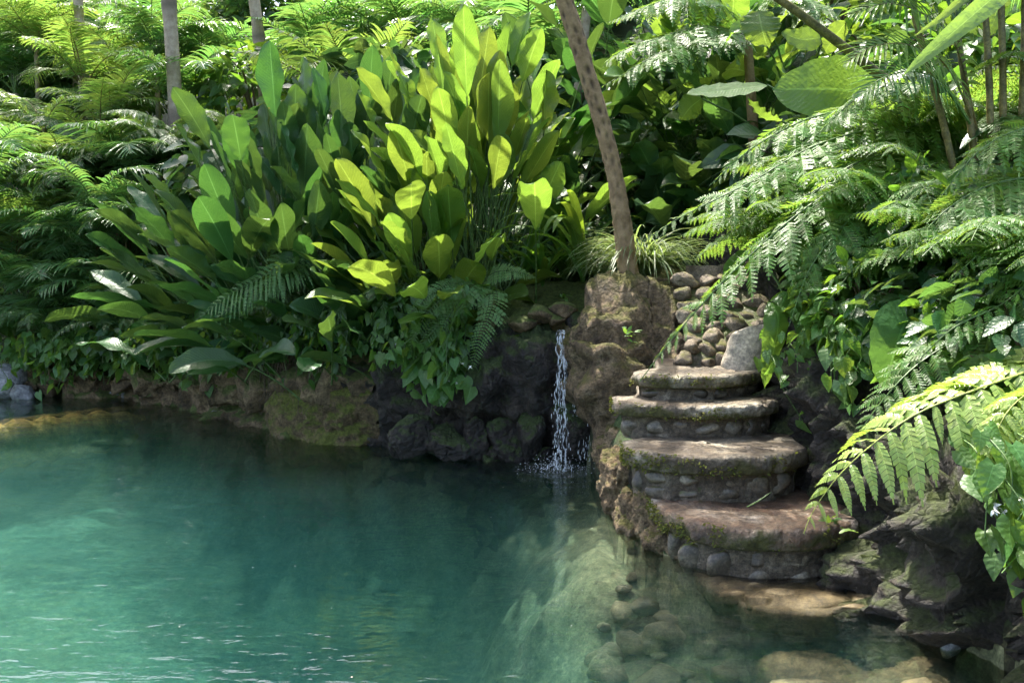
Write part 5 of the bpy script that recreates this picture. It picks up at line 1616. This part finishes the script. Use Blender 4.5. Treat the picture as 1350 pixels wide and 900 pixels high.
G = 'shrubs on the left shore'
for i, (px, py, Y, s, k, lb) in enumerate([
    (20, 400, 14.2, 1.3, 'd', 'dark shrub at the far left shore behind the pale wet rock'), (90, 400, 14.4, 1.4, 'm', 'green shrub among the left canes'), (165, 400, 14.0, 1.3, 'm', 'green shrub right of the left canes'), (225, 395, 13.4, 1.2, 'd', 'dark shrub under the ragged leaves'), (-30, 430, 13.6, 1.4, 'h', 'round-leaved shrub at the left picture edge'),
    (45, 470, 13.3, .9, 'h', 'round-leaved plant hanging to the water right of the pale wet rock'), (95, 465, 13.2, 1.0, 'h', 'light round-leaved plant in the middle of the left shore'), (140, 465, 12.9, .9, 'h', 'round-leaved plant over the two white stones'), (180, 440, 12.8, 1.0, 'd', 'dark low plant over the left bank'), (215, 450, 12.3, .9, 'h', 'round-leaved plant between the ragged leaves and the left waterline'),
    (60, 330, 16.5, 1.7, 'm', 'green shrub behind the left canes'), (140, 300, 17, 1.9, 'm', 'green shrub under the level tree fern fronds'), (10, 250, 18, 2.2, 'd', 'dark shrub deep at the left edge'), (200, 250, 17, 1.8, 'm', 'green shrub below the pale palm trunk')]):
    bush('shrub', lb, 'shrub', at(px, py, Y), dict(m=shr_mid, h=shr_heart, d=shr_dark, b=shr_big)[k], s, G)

G = 'vines hanging over the bank'


def shore_Y(px):
    q = SH[1:12]
    return float(np.interp(px, 675 + q[:, 0] / q[:, 1] * F, q[:, 1]))


VN = [
    ([(480, 400, 9.9), (530, 420, 9.75), (580, 430, 9.55), (610, 440, 9.45)], .55, 300, .11, 1, True, 'heart-leaved vine hanging down the bank left of the rock face'),
    ([(545, 455, 9.6), (575, 465, 9.45), (605, 475, 9.4)], .48, 110, .16, 2, True, 'large-leaved lowest tip of the hanging heart-leaved vine'),
    ([(400, 400, 10.5), (430, 405, 10.3), (470, 410, 10.1)], .72, 280, .13, 3, False, 'narrow-leaved vine hanging over the mossy hump'),
    ([(330, 410, 11.0), (370, 405, 10.8), (400, 410, 10.6)], .8, 240, .14, 4, False, 'narrow-leaved vine hanging over the brown roots'),
    ([(240, 420, 11.8), (290, 425, 11.5), (330, 425, 11.2)], .75, 260, .13, 5, True, 'heart-leaved vine hanging left of the narrow-leaved vines'),
    ([(120, 440, 12.9), (170, 440, 12.7), (230, 440, 12.2)], .62, 280, .13, 6, True, 'heart-leaved vine trailing over the left shore'),
    ([(20, 450, 13.3), (70, 450, 13.2), (130, 450, 13.0)], .62, 280, .14, 7, True, 'heart-leaved vine trailing at the far left shore'),
    ([(500, 380, 10.0), (560, 390, 9.8), (620, 395, 9.6)], .35, 150, .15, 8, False, 'leafy vine draped under the young yellow-green clump'),
]
for pts, dr, N, Lf, sd, ht, lb in VN:
    vine_curtain('hanging_vine', lb, [(a, b_, shore_Y(a) - .12 + .12 * (sd == 8)) for a, b_, c in pts], 0.0, dr, N, Lf, M['vine'] if ht else M['shrub'], sd, G, ht, flowers=5 if sd in (1, 2) else 0)
vine_curtain('hanging_vine', 'heart-leaved vine with white flowers hanging at the lower right edge', [(1275, 610, 4.2), (1310, 600, 4.15), (1350, 600, 4.1), (1385, 610, 4.05)], 0.0, .55, 90, .13, M['vine'], 21, G, True, out=.16, flowers=5)
vine_curtain('hanging_vine', 'small vine hanging down beside the second step', [(1045, 470, 6.75), (1060, 470, 6.6)], 0.0, .42, 34, .10, M['vine'], 22, G, True, out=.1)
vine_curtain('hanging_vine', 'leafy vine hanging over the lava wall left of the heart-shaped leaf', [(1090, 450, 6.4), (1125, 445, 6.2), (1155, 450, 6.0)], 0.0, .38, 130, .12, M['vine'], 23, G, True, out=.12)

# roots hanging out of the bank
r = np.random.RandomState(14)
rb = at(360, 470, shore_Y(360) - .1)
t = thing('hanging_roots', 'brown tangle of thin roots hanging down the left bank', 'roots', tuple(rb))
m_ = MB()
for i in range(150):
    px = r.uniform(325, 425)
    p0 = at(px, r.uniform(455, 490), shore_Y(px) - r.uniform(.02, .12))
    ln = r.uniform(.2, .6)
    P = spline(np.array([p0 + [0, .15, .04], p0, p0 + [r.normal() * .04, -.05, -ln * .5], p0 + [r.normal() * .08, -.07, -ln]]) - rb, 9)
    tube(m_, P, .004, 3)
link('root', m_.mesh('root', M['stalk_brown']), t)

# little plants rooted on the rock
G = 'tiny plants on the wet rocks'
for i, (px, py, Y, lb) in enumerate([(700, 470, 9.0, 'tiny plant left of the waterfall'), (683, 447, 9.05, 'tiny plant under the soil ledge'), (768, 558, 8.9, 'tiny green tuft low beside the trickle'), (690, 500, 9.0, 'tiny plant halfway down the wet rock'), (1090, 690, 5.75, 'tiny seedling at the right end of the lowest dry step'), (745, 395, 9.5, 'tiny yellow plant on the soil ledge'), (830, 440, 7.75, 'tiny leaf on the face of the outcrop')]):
    r = np.random.RandomState(i)
    m_ = MB()
    n = 14
    D = norm(np.stack([r.normal(size=n), -np.abs(r.normal(size=n)) * .6, r.uniform(-.2, 1, n)], 1))
    scatter(m_, r.normal(size=(n, 3)) * .03, D, r.uniform(.03, .075, n), .5, 0, r)
    o = link('small_plant', m_.mesh('small_plant', M['vine']), None, tuple(at(px, py, Y)))
    tag(o, lb, 'plant', G)
# things lying on the steps
m_ = MB()
blade(m_, spline(np.array([atz(985, 668, .37), atz(1000, 660, .40), atz(1017, 648, .45)]), 10) - atz(985, 668, .37), .02, a=.6, b=.5, ncross=3)
tag(link('fallen_grass_leaf', m_.mesh('fallen_grass_leaf', M['strap']), None, tuple(atz(985, 668, .372))), 'single green grass blade lying on the lowest dry step', 'leaf')
m_ = MB()
blade(m_, spline(np.array([[0, 0, 0], [.05, .01, .015], [.11, 0, .005]]), 10), .045, a=.8, b=.7, fold=.3, ncross=5)
tag(link('fallen_leaf', m_.mesh('fallen_leaf', M['palm_yellow']), None, tuple(atz(1107, 703, .375))), 'small yellow fallen leaf at the right end of the lowest dry step', 'leaf')
# flecks floating on the water
r = np.random.RandomState(77)
m_ = MB()
C = np.array([atz(r.uniform(180, 820), 620 + 280 * r.rand() ** 1.3, .006) for _ in range(26)])
a = r.uniform(0, 6.28, 26)
scatter(m_, C, np.stack([np.cos(a), np.sin(a), 0 * a], 1), r.uniform(.005, .011, 26), .6, 0, r, 8.0, .02)
tag(link('floating_petals', m_.mesh('floating_petals', M['white'])), kind='stuff')

# ---------------------------------------------------- ground cover and the wood beyond
r = np.random.RandomState(55)
m_ = MB()
X, Y_ = r.uniform(-11, 5.5, 16000), r.uniform(4.0, 20, 16000)
s_, b_ = shore(X, Y_)
cx = np.abs(X - 1.45)
ok = (s_ > .8) & ~((cx < .8) & (Y_ < 10.5)) & ((X < 1.0) | (X > 2.35) | (Y_ > 10)) & ~((X > -.4) & (X < 1.7) & (Y_ < 10.4))
X, Y_ = X[ok], Y_[ok]
Z = ground_h(X, Y_)
n = len(X)
a = r.uniform(0, 6.28, n)
scatter(m_, np.stack([X, Y_, Z + r.uniform(0, .25, n)], 1), np.stack([np.cos(a), np.sin(a) - .4, r.uniform(-.5, .6, n)], 1), r.uniform(.10, .26, n), .5, 0, r)
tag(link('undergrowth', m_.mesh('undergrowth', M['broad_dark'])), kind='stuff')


def canopy_tree(label, base, H, crowns, sd, group, r0=.16):
    rr_ = np.random.RandomState(sd)
    t = thing('canopy_tree', label, 'tree', tuple(base), group)
    m_ = MB()
    top = np.array([rr_.normal() * .3, rr_.normal() * .3, H])
    tube(m_, spline(np.array([[0, 0, -.3], top * .5 + [.1, 0, 0], top]), 20), np.linspace(r0, r0 * .5, 20), 10)
    for c in crowns:
        c = np.array(c[:3])
        tube(m_, spline(np.array([top * .65, (top * .65 + c) / 2 + [0, 0, -.15], c]), 12), np.linspace(r0 * .45, .03, 12), 7)
    link('trunk', m_.mesh('trunk', M['palmbark']), t)
    for x, y, z, s in crowns:
        link('crown', crown_m[rr_.randint(4)], t, (x, y, z), (0, 0, rr_.uniform(0, 6)), (s, s, s * rr_.uniform(.75, 1)))
    return t


def forest():
    """the closed wood far up the slope"""
    rr_ = np.random.RandomState(91)
    me = shrub_mesh(90, (2.4, 1.8, 2.2), 4200, .24, .45, M['tree'], False, .3, 'forest')
    co = np.zeros(len(me.vertices) * 3)
    me.vertices.foreach_get('co', co)
    co = co.reshape(-1, 3)
    nf = len(me.polygons)
    lt = np.zeros(nf, int)
    me.polygons.foreach_get('loop_total', lt)
    lv = np.zeros(len(me.loops), int)
    me.loops.foreach_get('vertex_index', lv)
    quads = lv.reshape(-1, 4)
    m_ = MB()
    for i in range(34):
        x = -20 + i % 17 * 2.1 + rr_.uniform(-.5, .5)
        y = (23 if i < 17 else 27) + rr_.uniform(-1, 1)
        x *= 1.0
        s = rr_.uniform(.9, 1.4)
        z = gz(x, y) + (1.8 if i < 17 else 4.0)
        m_.add(co * s + [x, y, z], quads)
    o = link('forest', m_.mesh('forest', M['tree']))
    tag(o, kind='stuff')


forest()
G = 'tall trees whose crowns shade the pool'
SUN = norm(np.array([-0.20, 0.43, 0.88]))


def shade(px, py, z, h):
    """where a crown at height h must stand to shade the water at a pixel"""
    p = atz(px, py, z)
    return p + SUN * ((h - p[2]) / SUN[2])


canopy_tree("broad tree whose crown above the picture shades the middle of the pool", on(742, 13.5), 6.5, [tuple(shade(415, 715, 0, 8.0) - on(742, 13.5)) + (.95,), tuple(shade(520, 760, 0, 8.3) - on(742, 13.5)) + (.6,)], 1, G, .085)

# ------------------------------------------------------------------ light, sky, render
SKY_STR, SUN_STR, EXPOSURE = 0.15, 3.1, 2.2
world = bpy.data.worlds.new('World')
scene.world = world
world.use_nodes = True
nt = world.node_tree
nt.nodes.clear()
sky = nt.nodes.new('ShaderNodeTexSky')
sky.sky_type = 'NISHITA'
sky.sun_disc = False
el = math.asin(SUN[2])
rot = math.atan2(SUN[0], SUN[1])
sky.sun_elevation = el
sky.sun_rotation = rot
sky.air_density = 0.8
sky.dust_density = 4.0
sky.ozone_density = 0.4
bg = nt.nodes.new('ShaderNodeBackground')
bg.inputs['Strength'].default_value = SKY_STR
wo = nt.nodes.new('ShaderNodeOutputWorld')
nt.links.new(sky.outputs[0], bg.inputs[0])
nt.links.new(bg.outputs[0], wo.inputs['Surface'])
sl = bpy.data.lights.new('sun', 'SUN')
sl.energy = SUN_STR
sl.angle = radians(0.5)
sl.color = (1.0, 0.95, 0.86)
so = bpy.data.objects.new('sun', sl)
from mathutils import Vector
so.rotation_euler = Vector(-SUN).to_track_quat('-Z', 'Y').to_euler()
so.location = (-6, 12, 20)
COL.objects.link(so)

vs_ = scene.view_settings
vs_.view_transform = 'Standard'
vs_.look = 'None'
vs_.exposure = EXPOSURE
vs_.gamma = 1.0
cy = scene.cycles
cy.max_bounces = 9
cy.diffuse_bounces = 3
cy.glossy_bounces = 3
cy.transmission_bounces = 5
cy.transparent_max_bounces = 12
cy.volume_bounces = 1
cy.caustics_reflective = False
cy.caustics_refractive = False
cy.sample_clamp_indirect = 4.0
cy.use_adaptive_sampling = True
cy.adaptive_threshold = 0.02
cy.use_denoising = True
try:
    cy.denoiser = 'OPENIMAGEDENOISE'
    cy.denoising_input_passes = 'RGB_ALBEDO_NORMAL'
except Exception:
    pass
